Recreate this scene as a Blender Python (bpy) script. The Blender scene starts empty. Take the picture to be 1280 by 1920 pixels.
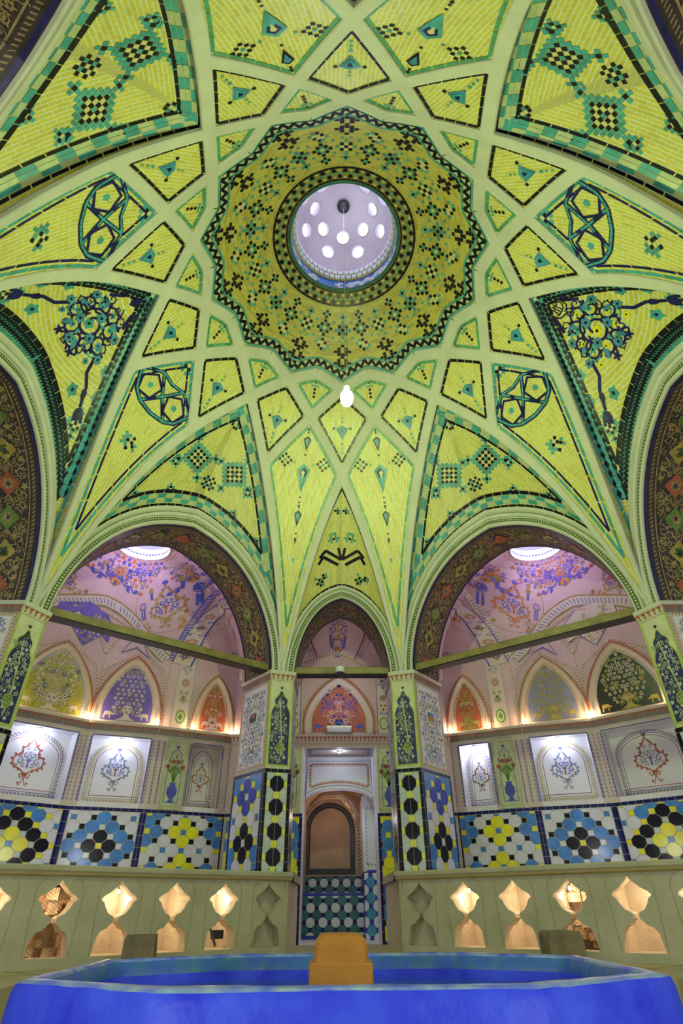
import bpy, math, random
from math import sin, cos, pi, sqrt, atan2, radians
from mathutils import Vector
from mathutils.geometry import tessellate_polygon
S = bpy.context.scene
COL = S.collection
U = 4.5            # one plan unit (centre to pillar) in metres
ZF = .11           # camera height above the upper floor, plan units
def W3(p): return (p[0]*U, p[1]*U, (p[2]+ZF)*U)

# ---------------------------------------------------------------- camera
cam = bpy.data.cameras.new('camera'); camo = bpy.data.objects.new('camera', cam); COL.objects.link(camo)
camo.location = W3((-.036, -1.023, 0))
cam.sensor_fit = 'HORIZONTAL'; cam.sensor_width = 36; cam.lens = 1028.5/1280*36; cam.clip_start = .02
from mathutils import Matrix
camo.rotation_euler = (Matrix.Rotation(-.019, 3, 'Z') @ Matrix.Rotation(pi/2+.623, 3, 'X') @ Matrix.Rotation(-.008, 3, 'Z')).to_euler()
S.camera = camo
S.view_settings.view_transform = 'Standard'; S.view_settings.look = 'None'
S.view_settings.exposure = 0.35; S.view_settings.gamma = 1.0
# ---------------------------------------------------------------- world and general light
w = bpy.data.worlds.new('world'); S.world = w; w.use_nodes = True
w.node_tree.nodes['Background'].inputs[0].default_value = (.80, .86, 1.0, 1)
w.node_tree.nodes['Background'].inputs[1].default_value = .42
def light(name, loc, energy, col=(1, 1, 1), r=.1, kind='POINT', spot=None, aim=None):
    l = bpy.data.lights.new(name, kind); l.energy = energy; l.color = col
    if kind != 'SUN': l.shadow_soft_size = r
    if spot: l.spot_size = spot; l.spot_blend = .6
    o = bpy.data.objects.new(name, l); COL.objects.link(o); o.location = W3(loc)
    if aim is not None:
        d = Vector(W3(aim))-Vector(W3(loc)); o.rotation_euler = d.to_track_quat('-Z', 'Y').to_euler()
    return o
YG = (.80, 1.0, .44)
for sx in (-1, 1):
    light('rear_fill_light', (sx*.62, -.95, .10), 72, (.92, .95, 1), .35)  # unseen fill added behind the camera to light the pool's near face
    light('rear_floor_fill', (sx*.40, -.66, -.02), 48, (.86, 1, .52), .2)  # low unseen fill, added to brighten the pool front and floor

# ---------------------------------------------------------------- materials
def s2l(c): return tuple(((x/255)/12.92 if x/255 <= .04045 else ((x/255+.055)/1.055)**2.4) for x in c)
MT = {}
def mat(name, rgb, rough=.5, var=.12, vs=6., bump=0., bs=30., metal=0., spec=.5, hue=0., coat=0., rgb2=None):
    m = bpy.data.materials.new(name); m.use_nodes = True; nt = m.node_tree; b = nt.nodes['Principled BSDF']
    b.inputs['Roughness'].default_value = rough; b.inputs['Metallic'].default_value = metal
    b.inputs['Specular IOR Level'].default_value = spec
    b.inputs['Coat Weight'].default_value = coat; b.inputs['Coat Roughness'].default_value = .08
    tc = nt.nodes.new('ShaderNodeTexCoord')
    n = nt.nodes.new('ShaderNodeTexNoise'); n.inputs['Scale'].default_value = vs; n.inputs['Detail'].default_value = 5
    nt.links.new(tc.outputs['Object'], n.inputs['Vector'])
    r = nt.nodes.new('ShaderNodeValToRGB'); r.color_ramp.elements[0].position = .3; r.color_ramp.elements[1].position = .7
    if rgb2:
        c0, c1 = rgb, rgb2
    else:
        c0 = tuple(max(0, x*(1-var)) for x in rgb); c1 = tuple(min(1, x*(1+var)) for x in rgb)
    r.color_ramp.elements[0].color = (*c0, 1); r.color_ramp.elements[1].color = (*c1, 1)
    nt.links.new(n.outputs['Fac'], r.inputs[0]); nt.links.new(r.outputs[0], b.inputs['Base Color'])
    if bump:
        n2 = nt.nodes.new('ShaderNodeTexNoise'); n2.inputs['Scale'].default_value = bs; n2.inputs['Detail'].default_value = 6
        nt.links.new(tc.outputs['Object'], n2.inputs['Vector'])
        bp = nt.nodes.new('ShaderNodeBump'); bp.inputs['Strength'].default_value = bump; bp.inputs['Distance'].default_value = .02
        nt.links.new(n2.outputs['Fac'], bp.inputs['Height']); nt.links.new(bp.outputs[0], b.inputs['Normal'])
    MT[name] = m; return m
def emis(name, rgb, st):
    m = bpy.data.materials.new(name); m.use_nodes = True; nt = m.node_tree; b = nt.nodes['Principled BSDF']
    b.inputs['Base Color'].default_value = (.06, .06, .06, 1)
    b.inputs['Emission Color'].default_value = (*rgb, 1); b.inputs['Emission Strength'].default_value = st
    MT[name] = m
def brickmat(name, ca, cb, cc, mortar, bw, bh, ms=.004, dark=None):
    m = bpy.data.materials.new(name); m.use_nodes = True; nt = m.node_tree; b = nt.nodes['Principled BSDF']
    b.inputs['Roughness'].default_value = .38
    uv = nt.nodes.new('ShaderNodeUVMap')
    br = nt.nodes.new('ShaderNodeTexBrick'); br.offset = .5; br.inputs['Scale'].default_value = 1
    br.inputs['Brick Width'].default_value = bw; br.inputs['Row Height'].default_value = bh
    br.inputs['Mortar Size'].default_value = ms; br.inputs['Mortar Smooth'].default_value = .15; br.inputs['Bias'].default_value = -.2
    br.inputs['Color1'].default_value = (*ca, 1); br.inputs['Color2'].default_value = (*cb, 1); br.inputs['Mortar'].default_value = (*mortar, 1)
    n = nt.nodes.new('ShaderNodeTexNoise'); n.inputs['Scale'].default_value = 3.5; n.inputs['Detail'].default_value = 2
    wv = nt.nodes.new('ShaderNodeVectorMath'); wv.operation = 'MULTIPLY_ADD'
    wv.inputs[1].default_value = (.012, .012, 0)
    nt.links.new(uv.outputs[0], n.inputs['Vector']); nt.links.new(n.outputs['Color'], wv.inputs[0]); nt.links.new(uv.outputs[0], wv.inputs[2])
    nt.links.new(wv.outputs[0], br.inputs['Vector'])
    # a second brick hash for browner bricks here and there
    br2 = nt.nodes.new('ShaderNodeTexBrick'); br2.offset = .5
    for k in ('Scale', 'Brick Width', 'Row Height'): br2.inputs[k].default_value = br.inputs[k].default_value
    br2.inputs['Mortar Size'].default_value = 0; br2.inputs['Bias'].default_value = -.45
    br2.inputs['Color1'].default_value = (1, 1, 1, 1); br2.inputs['Color2'].default_value = (*cc, 1)
    mp = nt.nodes.new('ShaderNodeVectorMath'); mp.operation = 'ADD'; mp.inputs[1].default_value = (bw*34, bh*20, 0)
    nt.links.new(wv.outputs[0], mp.inputs[0]); nt.links.new(mp.outputs[0], br2.inputs['Vector'])
    mx = nt.nodes.new('ShaderNodeMix'); mx.data_type = 'RGBA'; mx.blend_type = 'MULTIPLY'; mx.inputs[0].default_value = 1
    nt.links.new(br.outputs['Color'], mx.inputs[6]); nt.links.new(br2.outputs['Color'], mx.inputs[7])
    nt.links.new(mx.outputs[2], b.inputs['Base Color'])
    bp = nt.nodes.new('ShaderNodeBump'); bp.inputs['Strength'].default_value = .5; bp.inputs['Distance'].default_value = .006; bp.invert = True
    nt.links.new(br.outputs['Fac'], bp.inputs['Height']); nt.links.new(bp.outputs[0], b.inputs['Normal'])
    MT[name] = m
BW, BH = .19, .047
brickmat('yellow_brick', (.72, .62, .075), (.60, .60, .085), (.80, .72, .6), (.74, .76, .56), BW, BH, .0075)
brickmat('ochre_brick', (.62, .50, .05), (.44, .38, .045), (.62, .55, .5), (.56, .54, .26), .15, .044, .0065)
mat('rib_plaster', (.60, .60, .52), .6, .07, 3, .25, 14)
mat('cream', (.64, .62, .50), .5, .08)
mat('black_tile', (.005, .005, .014), .3, .5, 9, spec=.22)
mat('navy_tile', (.008, .008, .11), .3, .5, 6, spec=.25)
mat('teal_tile', (.05, .34, .38), .38, .3, 5)
mat('teal_blue', (.05, .25, .45), .38, .3, 5)
mat('green_tile', (.07, .32, .20), .38, .3, 5)
mat('teal_dark', (.02, .14, .15), .22, .35, 5)
mat('pale_tile', (.50, .56, .55), .3, .12, 6)
mat('band_cream', (.50, .56, .34), .35, .15, 8)
mat('sky_tile', (.055, .22, .62), .25, .25, 5)
mat('cobalt_tile', (.02, .04, .45), .22, .4, 5)
mat('yellow_tile', (.80, .76, .02), .25, .1, 5)
mat('white_tile', (.66, .66, .74), .25, .08, 5)
mat('grout', (.45, .46, .36), .8, .1)
mat('dark_grout', (.03, .03, .10), .6, .1)
mat('wall_plaster', (.62, .53, .47), .7, .08, 2, .15, 10)
mat('white_plaster', (.72, .71, .76), .6, .05, 2, .1, 10)
mat('pink_plaster', (.60, .43, .45), .7, .09, 2, .15, 10)
mat('ochre', (.36, .26, .05), .6, .2)
mat('olive', (.36, .34, .045), .6, .25, 12)
mat('brick_red', (.42, .10, .055), .6, .2)
mat('dark_red', (.22, .03, .03), .6, .2)
mat('orange', (.60, .20, .05), .6, .2)
mat('violet', (.14, .10, .46), .6, .2)
mat('blue_paint', (.06, .08, .42), .6, .25)
mat('grey_blue', (.22, .24, .36), .6, .15)
mat('gold_paint', (.40, .32, .08), .45, .25, 10)
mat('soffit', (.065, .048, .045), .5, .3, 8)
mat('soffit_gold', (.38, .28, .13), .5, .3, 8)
mat('soffit_blue', (.02, .02, .14), .4, .4)
mat('leaf_green', (.14, .26, .05), .6, .2)
mat('dark_green', (.07, .11, .035), .6, .2)
mat('pale_green', (.62, .62, .42), .6, .1, 6, .1, 20)
mat('lime', (.42, .52, .08), .5, .15, 8)
mat('grey_line', (.22, .22, .20), .6, .1)
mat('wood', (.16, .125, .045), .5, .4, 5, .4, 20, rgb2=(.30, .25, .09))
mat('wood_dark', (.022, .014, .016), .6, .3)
mat('stone', (.40, .38, .24), .75, .2, 3, .6, 12, rgb2=(.52, .48, .34))
mat('stone_edge', (.34, .26, .09), .75, .2, 4, .7, 10, rgb2=(.42, .34, .16))
mat('stone_warm', (.62, .50, .36), .8, .2, 4, .8, 14, rgb2=(.76, .66, .52))
mat('rubble', (.34, .16, .08), .9, .2, 6, 1., 9, rgb2=(.80, .66, .44))
mat('block', (.14, .12, .07), .85, .3, 5, .8, 14, rgb2=(.28, .22, .12))
mat('floor_stone', (.42, .36, .20), .7, .2, 2, .5, 9, rgb2=(.52, .46, .28))
mat('pool_blue', (.022, .035, .80), .5, .3, 4, .9, 7, rgb2=(.05, .10, 1.0), spec=.3)
mat('pool_worn', (.05, .20, .34), .4, .3, 6, .6, 9, rgb2=(.03, .10, .62))
mat('rim_worn', (.30, .42, .55), .35, .3, 7, .6, 9, rgb2=(.04, .09, .75))
mat('fountain', (.46, .17, .015), .6, .2, 3, .3, 20, rgb2=(.58, .26, .03))
mat('metal', (.45, .46, .5), .35, .1, metal=.6)
mat('white_plastic', (.7, .7, .72), .35, .04)
mat('black_plastic', (.02, .02, .025), .3, .1)
mat('cupola_plaster', (.44, .34, .40), .75, .2, 1.3, .3, 8, rgb2=(.60, .52, .58))
mat('corridor_plaster', (.42, .30, .22), .7, .15, 3)
mat('wire', (.08, .05, .03), .5, .1)
emis('bulb_glow', (.74, 1.0, .36), 530)
emis('day_glass', (.66, .80, 1), 3.2)
emis('day_glass_soft', (.62, .62, 1), .62)
emis('warm_glow', (1, .72, .38), 26)
emis('white_glow', (.86, .92, 1), 26)
g = bpy.data.materials.new('water'); g.use_nodes = True; b = g.node_tree.nodes['Principled BSDF']
b.inputs['Base Color'].default_value = (.03, .12, .30, 1); b.inputs['Roughness'].default_value = .05
nn = g.node_tree.nodes.new('ShaderNodeTexNoise'); nn.inputs['Scale'].default_value = 60
bb = g.node_tree.nodes.new('ShaderNodeBump'); bb.inputs['Strength'].default_value = .04
g.node_tree.links.new(nn.outputs['Fac'], bb.inputs['Height']); g.node_tree.links.new(bb.outputs[0], b.inputs['Normal']); MT['water'] = g

# ---------------------------------------------------------------- mesh builder, scene bookkeeping
def empty(name, loc=(0, 0, -ZF), label=None, cat=None, group=None, kind=None):
    o = bpy.data.objects.new(name, None); COL.objects.link(o); o.location = W3(loc); o.empty_display_size = .1
    return tag(o, label, cat, group, kind)
def tag(o, label=None, cat=None, group=None, kind=None):
    if label: o['label'] = label
    if cat: o['category'] = cat
    if group: o['group'] = group
    if kind: o['kind'] = kind
    return o
class Mb:
    def __init__(s): s.f = []; s.sm = False
    def face(s, pts, m, uv=None): s.f.append((pts, m, uv))
    def box(s, c, e, m, rz=0):
        cx, cy, cz = c; ex, ey, ez = e; P = []
        for k in range(8):
            x = ex*(1 if k & 1 else -1); y = ey*(1 if k & 2 else -1); z = ez*(1 if k & 4 else -1)
            P.append((cx+x*cos(rz)-y*sin(rz), cy+x*sin(rz)+y*cos(rz), cz+z))
        for q in ((0, 2, 3, 1), (4, 5, 7, 6), (0, 1, 5, 4), (2, 6, 7, 3), (0, 4, 6, 2), (1, 3, 7, 5)): s.face([P[i] for i in q], m)
    def prism(s, poly, z0, z1, m, mtop=None, bottom=True):
        n = len(poly)
        for i in range(n):
            a, b_ = poly[i], poly[(i+1) % n]
            s.face([(*a, z0), (*b_, z0), (*b_, z1), (*a, z1)], m)
        s.face([(*p, z1) for p in poly], mtop or m)
        if bottom: s.face([(*p, z0) for p in poly[::-1]], m)
    def rings(s, R, m, close=False):
        for k in range(len(R)-1):
            A, B = R[k], R[k+1]; n = len(A)
            for i in range(n): s.face([A[i], A[(i+1) % n], B[(i+1) % n], B[i]], m)
        if close:
            s.face(R[0][::-1], m); s.face(R[-1], m)
    def lathe(s, c, prof, m, n=20):
        s.rings([[(c[0]+r*cos(2*pi*i/n), c[1]+r*sin(2*pi*i/n), c[2]+z) for i in range(n)] for r, z in prof], m, True)
    def tube(s, path, r, m, n=8):
        R = []
        for i, p in enumerate(path):
            a = Vector(path[max(0, i-1)]); b_ = Vector(path[min(len(path)-1, i+1)]); d = (b_-a).normalized()
            u_ = d.orthogonal().normalized() if i == 0 else (u0-d*u0.dot(d)).normalized()
            u0 = u_; v_ = d.cross(u_); P = Vector(p)
            R.append([tuple(P+u_*r*cos(2*pi*k/n)+v_*r*sin(2*pi*k/n)) for k in range(n)])
        s.rings(R, m, True)
    def grid(s, fn, n, m_, mt, uvf=None):
        P = [[fn(i/n, j/m_) for j in range(m_+1)] for i in range(n+1)]
        for i in range(n):
            for j in range(m_):
                ids = ((i, j), (i+1, j), (i+1, j+1), (i, j+1))
                s.face([P[a][b_] for a, b_ in ids], mt, [uvf(a/n, b_/m_) for a, b_ in ids] if uvf else None)
    def build(s, name, parent=None, smooth=False, loc=None, weld=False, bevel=0, **kw):
        vs, vi, fs, ms, uvs = [], {}, [], [], []
        mats = []; L = W3(loc) if loc else ((0, 0, 0))
        if parent is not None: L = tuple(parent.matrix_basis.translation + (parent.parent.matrix_basis.translation if parent.parent else Vector()))
        for pts, m, uv in s.f:
            if m not in mats: mats.append(m)
            idx = []
            for p in pts:
                q = W3(p); q = (q[0]-L[0], q[1]-L[1], q[2]-L[2])
                if weld:
                    k = (round(q[0], 4), round(q[1], 4), round(q[2], 4))
                    if k not in vi: vi[k] = len(vs); vs.append(q)
                    idx.append(vi[k])
                else: idx.append(len(vs)); vs.append(q)
            if weld:
                d = []; du = []
                for t_, i_ in enumerate(idx):
                    if i_ not in d: d.append(i_); du.append(uv[t_] if uv else (0, 0))
                if len(d) < 3: continue
                idx = d; uv = du
            fs.append(idx); ms.append(mats.index(m)); uvs += (uv or [(0, 0)]*len(idx))
        me = bpy.data.meshes.new(name); me.from_pydata(vs, [], fs)
        for m in mats: me.materials.append(MT[m])
        me.polygons.foreach_set('material_index', ms)
        ul = me.uv_layers.new(name='UVMap'); flat = [c for q in uvs for c in q]
        if len(flat) == 2*len(ul.data): ul.data.foreach_set('uv', flat)
        if smooth: me.polygons.foreach_set('use_smooth', [True]*len(fs))
        me.update()
        o = bpy.data.objects.new(name, me); COL.objects.link(o)
        if parent is not None: o.parent = parent
        elif loc: o.location = L
        if bevel:
            bm_ = o.modifiers.new('bevel', 'BEVEL'); bm_.width = bevel*U; bm_.segments = 3; bm_.limit_method = 'ANGLE'
        return tag(o, **kw)

# ---------------------------------------------------------------- drawing on surfaces
def plane(P0, d, n=None, z0=0):
    """surface through plan point P0, running along plan direction d, b = height, h = out along n"""
    l = sqrt(d[0]**2+d[1]**2); d = (d[0]/l, d[1]/l)
    if n is None: n = (-d[1], d[0])
    return lambda a, b_, h: (P0[0]+a*d[0]+h*n[0], P0[1]+a*d[1]+h*n[1], z0+b_)
class Cv:
    def __init__(s, surf, mb, T=(1, 0, 0, 0, 1, 0), h=.0012): s.surf, s.mb, s.T, s.h = surf, mb, T, h
    def up(s, dh=.0006): return Cv(s.surf, s.mb, s.T, s.h+dh)
    def at(s, x=0, y=0, ang=0, sx=1, sy=None):
        sy = sx if sy is None else sy
        a, b_, c, d, e, f = s.T; ca, sa = cos(ang), sin(ang)
        p, q, r, t = ca*sx, -sa*sy, sa*sx, ca*sy
        return Cv(s.surf, s.mb, (a*p+b_*r, a*q+b_*t, a*x+b_*y+c, d*p+e*r, d*q+e*t, d*x+e*y+f), s.h)
    def P(s, x, y):
        a, b_, c, d, e, f = s.T; return s.surf(a*x+b_*y+c, d*x+e*y+f, s.h)
    def poly(s, pts, m, uv=None):
        if len(pts) > 2: s.mb.face([s.P(*p) for p in pts], m, uv)
    def rect(s, x0, y0, x1, y1, m): s.poly([(x0, y0), (x1, y0), (x1, y1), (x0, y1)], m)
    def disc(s, x, y, r, m, n=10, ry=None): s.poly([(x+r*cos(2*pi*k/n), y+(ry or r)*sin(2*pi*k/n)) for k in range(n)], m)
    def ring(s, x, y, r, w_, m, n=16, ry=None):
        k = (ry or r)/r
        s.stroke([(x+r*cos(2*pi*i/n), y+r*k*sin(2*pi*i/n)) for i in range(n)], w_, m, closed=True)
    def stroke(s, pts, w_, m, closed=False, dash=None, taper=False, step=None):
        pts = list(pts)
        if dash or step:
            pts = resample(pts+([pts[0]] if closed else []), step or dash[0]/1.0)
            if dash:
                for i in range(len(pts)-1):
                    (x0, y0), (x1, y1) = pts[i], pts[i+1]; g_ = dash[1]
                    L = sqrt((x1-x0)**2+(y1-y0)**2) or 1e-9; k = min(.4, g_/2/L)
                    a = (x0+(x1-x0)*k, y0+(y1-y0)*k); b_ = (x1-(x1-x0)*k, y1-(y1-y0)*k)
                    nx, ny = -(y1-y0)/L*w_/2, (x1-x0)/L*w_/2
                    s.poly([(a[0]+nx, a[1]+ny), (b_[0]+nx, b_[1]+ny), (b_[0]-nx, b_[1]-ny), (a[0]-nx, a[1]-ny)], m)
                return
            if closed: pts = pts[:-1]
        n = len(pts)
        if n < 2: return
        Lf, Rt = [], []
        for i in range(n):
            p0 = pts[i-1] if (closed or i) else pts[i]; p1 = pts[(i+1) % n] if (closed or i < n-1) else pts[i]
            q = pts[i]
            d0 = unit(q[0]-p0[0], q[1]-p0[1]) if p0 != q else None; d1 = unit(p1[0]-q[0], p1[1]-q[1]) if p1 != q else None
            d0 = d0 or d1 or (1, 0); d1 = d1 or d0
            mx_, my_ = unit(d0[0]+d1[0], d0[1]+d1[1]) if abs(d0[0]+d1[0])+abs(d0[1]+d1[1]) > 1e-6 else d0
            c = max(.5, mx_*d0[0]+my_*d0[1]); ww = w_/2/c*(1 if not taper else max(.15, 1-i/n))
            Lf.append((q[0]-my_*ww, q[1]+mx_*ww)); Rt.append((q[0]+my_*ww, q[1]-mx_*ww))
        for i in range(n if closed else n-1):
            j = (i+1) % n; s.poly([Lf[i], Lf[j], Rt[j], Rt[i]], m)
def unit(x, y):
    l = sqrt(x*x+y*y) or 1e-9; return (x/l, y/l)
def resample(pts, step):
    out = [pts[0]]; L = sum(sqrt((b_[0]-a[0])**2+(b_[1]-a[1])**2) for a, b_ in zip(pts, pts[1:]))
    n = max(1, round(L/step)); st = L/n; acc = 0; need = st
    for a, b_ in zip(pts, pts[1:]):
        l = sqrt((b_[0]-a[0])**2+(b_[1]-a[1])**2)
        while acc+l >= need-1e-9 and l > 0 and len(out) <= n:
            t = (need-acc)/l; out.append((a[0]+(b_[0]-a[0])*t, a[1]+(b_[1]-a[1])*t)); need += st
        acc += l
    if len(out) <= n: out.append(pts[-1])
    return out
def offset(path, w_, closed=False):
    out = []; n = len(path)
    for i in range(n):
        p0 = path[i-1] if (closed or i) else path[i]; p1 = path[(i+1) % n] if (closed or i < n-1) else path[i]; q = path[i]
        d0 = unit(q[0]-p0[0], q[1]-p0[1]) if p0 != q else None; d1 = unit(p1[0]-q[0], p1[1]-q[1]) if p1 != q else None
        d0 = d0 or d1; d1 = d1 or d0; mx_, my_ = unit(d0[0]+d1[0], d0[1]+d1[1]); c = max(.6, mx_*d0[0]+my_*d0[1])
        out.append((q[0]-my_*w_/c, q[1]+mx_*w_/c))
    return out
def clip(poly, x0, y0, x1, y1):
    for ax, sg, lim in ((0, 1, x0), (0, -1, x1), (1, 1, y0), (1, -1, y1)):
        out = []
        for i in range(len(poly)):
            a, b_ = poly[i-1], poly[i]; da, db = sg*(a[ax]-lim), sg*(b_[ax]-lim)
            if (da < 0) != (db < 0):
                t = da/(da-db); out.append((a[0]+(b_[0]-a[0])*t, a[1]+(b_[1]-a[1])*t))
            if db >= 0: out.append(b_)
        poly = out
        if not poly: break
    return poly
def pixels(cv, rows, p, cm, gap=.1, py=None):
    """a motif laid in square tiles, rows of letters"""
    H = len(rows); py = py or p
    for j, row in enumerate(rows):
        Wd = len(row)
        for i, ch in enumerate(row):
            if ch in cm:
                x, y = (i-(Wd-1)/2)*p, ((H-1)/2-j)*py; g_ = (1-gap)/2
                cv.rect(x-p*g_, y-py*g_, x+p*g_, y+py*g_, cm[ch])
def octile(cv, x0, y0, x1, y1, cx, cy, q, fn, back='grout', qy=None):
    qy = qy or q; ky = qy/q
    cv.rect(x0, y0, x1, y1, back); c2 = cv.up(.0008)
    for i in range(int((x0-cx)/q)-2, int((x1-cx)/q)+3):
        for j in range(int((y0-cy)/qy)-2, int((y1-cy)/qy)+3):
            X, Y = cx+i*q, cy+j*qy; m = fn(i, j)
            if (i+j) % 2: pl = [(X+q*.765*.955*cos(radians(22.5+45*k)), Y+ky*q*.765*.955*sin(radians(22.5+45*k))) for k in range(8)]
            else: g_ = q*.293*.9; pl = [(X-g_, Y-g_*ky), (X+g_, Y-g_*ky), (X+g_, Y+g_*ky), (X-g_, Y+g_*ky)]
            pl = clip(pl, x0+.001, y0+.001, x1-.001, y1-.001)
            if len(pl) > 2: c2.poly(pl, m)
def leaf(cv, x, y, ang, L, m, w_=.35):
    c, s_ = cos(ang), sin(ang)
    P = [(0, 0), (.3, w_*.8), (.62, w_*.7), (1, 0), (.62, -w_*.7), (.3, -w_*.8)]
    cv.poly([(x+L*(a*c-b_*s_), y+L*(a*s_+b_*c)) for a, b_ in P], m)
def flower(cv, x, y, r, m, m2, n=6):
    for k in range(n): leaf(cv, x, y, 2*pi*k/n+.3, r, m, .5)
    cv.up(.0004).disc(x, y, r*.28, m2, 6)
def spiral(cv, x, y, r, m, a0=0, d=1, turns=1.2, w_=.12, n=12, leaves=None, flw=None):
    pts = []
    for i in range(n+1):
        t = i/n; rr = r*(1-t*.82); a = a0+d*turns*2*pi*t; pts.append((x+rr*cos(a), y+rr*sin(a)))
    cv.stroke(pts, r*w_, m)
    if leaves:
        for i in range(0, n-2, 2):
            a = a0+d*turns*2*pi*i/n; leaf(cv, *pts[i], a+d*.6, r*.42, leaves)
    if flw: flower(cv, *pts[-1], r*.34, flw[0], flw[1], 5)
def florals(cv, inside, x0, y0, x1, y1, cell, seed, ms, fl, sym=True, w_=.13):
    """symmetric arabesque filling: spirals with leaves and small flowers"""
    R_ = random.Random(seed); xs = 0 if sym else x0
    y = y0+cell*.5; row = 0
    while y < y1-cell*.2:
        x = xs+cell*(.5 if row % 2 else .06)
        while x < x1:
            px, py = x+R_.uniform(-.1, .1)*cell, y+R_.uniform(-.1, .1)*cell; r = cell*R_.uniform(.42, .56); m = R_.choice(ms); a0 = R_.uniform(0, 6.28)
            k = R_.random(); d = R_.choice((-1, 1)); f_ = R_.choice(fl); m2 = R_.choice(ms)
            for sg in ((1, -1) if sym else (1,)):
                if sym and sg == -1 and px < cell*.12: continue
                if not inside(px+(r*.8 if px > 0 else 0), py) or not inside(px, py+r*.7) or not inside(px, py-r*.7): continue
                if k < .62: spiral(cv, sg*px, py, r, m, a0 if sg > 0 else pi-a0, d*sg, 1.15, w_, 9, m2, f_ if k < .4 else None)
                elif k < .8: flower(cv, sg*px, py, r*.7, f_[0], f_[1])
                else:
                    for q in range(5): leaf(cv, sg*px, py, (a0+q*1.25) if sg > 0 else pi-(a0+q*1.25), r*.9, m if q % 2 else m2, .3)
            x += cell
        y += cell*.86; row += 1
def arch_path(hw, z0, zs, z1, n=12, e=2.2, q=.6, k=.2):
    """pointed arch outline from left foot to right foot, foot z0, spring zs, apex z1"""
    P = [(-hw, z0)] if z0 < zs else []
    for i in range(2*n+1):
        th = -1+i/n; x = sin(th*pi/2) if k < 1 else th
        x = max(-1, min(1, x)); a = abs(x)
        P.append((hw*x, zs+(z1-zs)*((1-k)*(1-a**e)**q+k*(1-a))))
    if z0 < zs: P.append((hw, z0))
    return P
def round_arch(hw, z0, zs, rise, n=10):
    return [(-hw, z0)]+[(-hw*cos(pi*i/(2*n)), zs+rise*sin(pi*i/(2*n))) for i in range(2*n+1)]+[(hw, z0)]
def chain(cv, path, w_, m0, m1, step, kind='diamond'):
    """a painted band along a path: ground m0 with repeated little shapes m1"""
    cv.stroke(path, w_, m0, step=step)
    c2 = cv.up(.0004); P = resample(path, step)
    for i in range(len(P)-1):
        (xa, ya), (xb, yb) = P[i], P[i+1]; mx_, my_ = (xa+xb)/2, (ya+yb)/2; d = unit(xb-xa, yb-ya); n_ = (-d[1], d[0])
        L = sqrt((xb-xa)**2+(yb-ya)**2)
        def q(a, b_): return (mx_+d[0]*a*L+n_[0]*b_*w_, my_+d[1]*a*L+n_[1]*b_*w_)
        if kind == 'diamond': c2.poly([q(-.36, 0), q(0, .36), q(.36, 0), q(0, -.36)], m1)
        elif kind == 'check':
            c2.poly([q(-.45, 0), q(0, 0), q(0, .45), q(-.45, .45)], m1); c2.poly([q(0, -.45), q(.45, -.45), q(.45, 0), q(0, 0)], m1)
        elif kind == 'tri': c2.poly([q(-.45, -.42), q(.42, -.42), q(-.02, .42)], m1)
        elif kind == 'wave': c2.poly([q(-.45, -.3), q(-.1, -.3), q(.45, .3), q(.1, .3)], m1)
def drops(cv, a0, a1, zt, h, m0, m1, pitch=.017):
    """painted stalactite frieze: scallops with hanging drops"""
    n = max(1, round((a1-a0)/pitch)); p = (a1-a0)/n; c2 = cv.up(.0006)
    cv.rect(a0, zt-h, a1, zt, m0)
    for i in range(n):
        x = a0+(i+.5)*p
        c2.poly([(x-p*.5, zt-h*.06), (x+p*.5, zt-h*.06), (x+p*.22, zt-h*.30), (x+p*.07, zt-h*.5), (x-p*.07, zt-h*.5), (x-p*.22, zt-h*.30)], m1)
        c2.disc(x, zt-h*.66, p*.17, m1, 6, p*.22)
def medallion(cv, s, mo, mi, mc, mtop):
    """lobed cypress medallion on a curling stem"""
    half = [(0, 1.0), (.05, .86), (.16, .72), (.30, .60), (.27, .46), (.31, .38), (.46, .36), (.53, .22), (.50, .06), (.38, -.03), (.22, -.08), (.06, -.20)]
    P = [(x*s, y*s) for x, y in half]; full = P+[(-x, y) for x, y in P[::-1]][:-1]
    cv.stroke(full, .045*s, mo, closed=True)
    for i in range(2, len(full)-1):
        x, y = full[i]; a = atan2(y-.25*s, x); leaf(cv, x, y, a+.5, .10*s, mo, .5)
    c2 = cv
    for sg in (-1, 1):
        for (x, y, r, a, m) in ((.30, .20, .13, 1.2, mi), (.13, .42, .12, 2.4, mi), (.12, .62, .075, .5, mi), (.15, .08, .09, 4., mi), (.38, .06, .06, 3., mi), (.08, .26, .06, 2., mi)):
            spiral(c2, sg*x*s, y*s, r*s, m, a if sg > 0 else pi-a, sg, 1.1, .26, 8, m)
        leaf(c2, sg*.09*s, .80*s, pi/2-sg*.3, .1*s, mi)
        # stem curls
        cv.stroke([(sg*.02*s, -.2*s), (sg*.05*s, -.3*s), (sg*.13*s, -.36*s), (sg*.17*s, -.30*s)], .028*s, mo)
        cv.stroke([(sg*.02*s, -.2*s), (sg*.02*s, -.40*s), (sg*.09*s, -.58*s), (sg*.14*s, -.60*s)], .03*s, mo)
        leaf(cv, sg*.17*s, -.3*s, pi/2, .1*s, mo); leaf(cv, sg*.1*s, -.5*s, -.4 if sg > 0 else pi+.4, .12*s, mo)
    c3 = cv.up(.0004)
    c3.poly([(-.07*s, .22*s), (0, .30*s), (.07*s, .22*s), (.02*s, .20*s), (.035*s, .02*s), (0, -.04*s), (-.035*s, .02*s), (-.02*s, .20*s)], mc)
    for k in range(5): leaf(cv, 0, 1.0*s, pi/2+(k-2)*.42, .16*s, mtop, .22)
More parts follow.
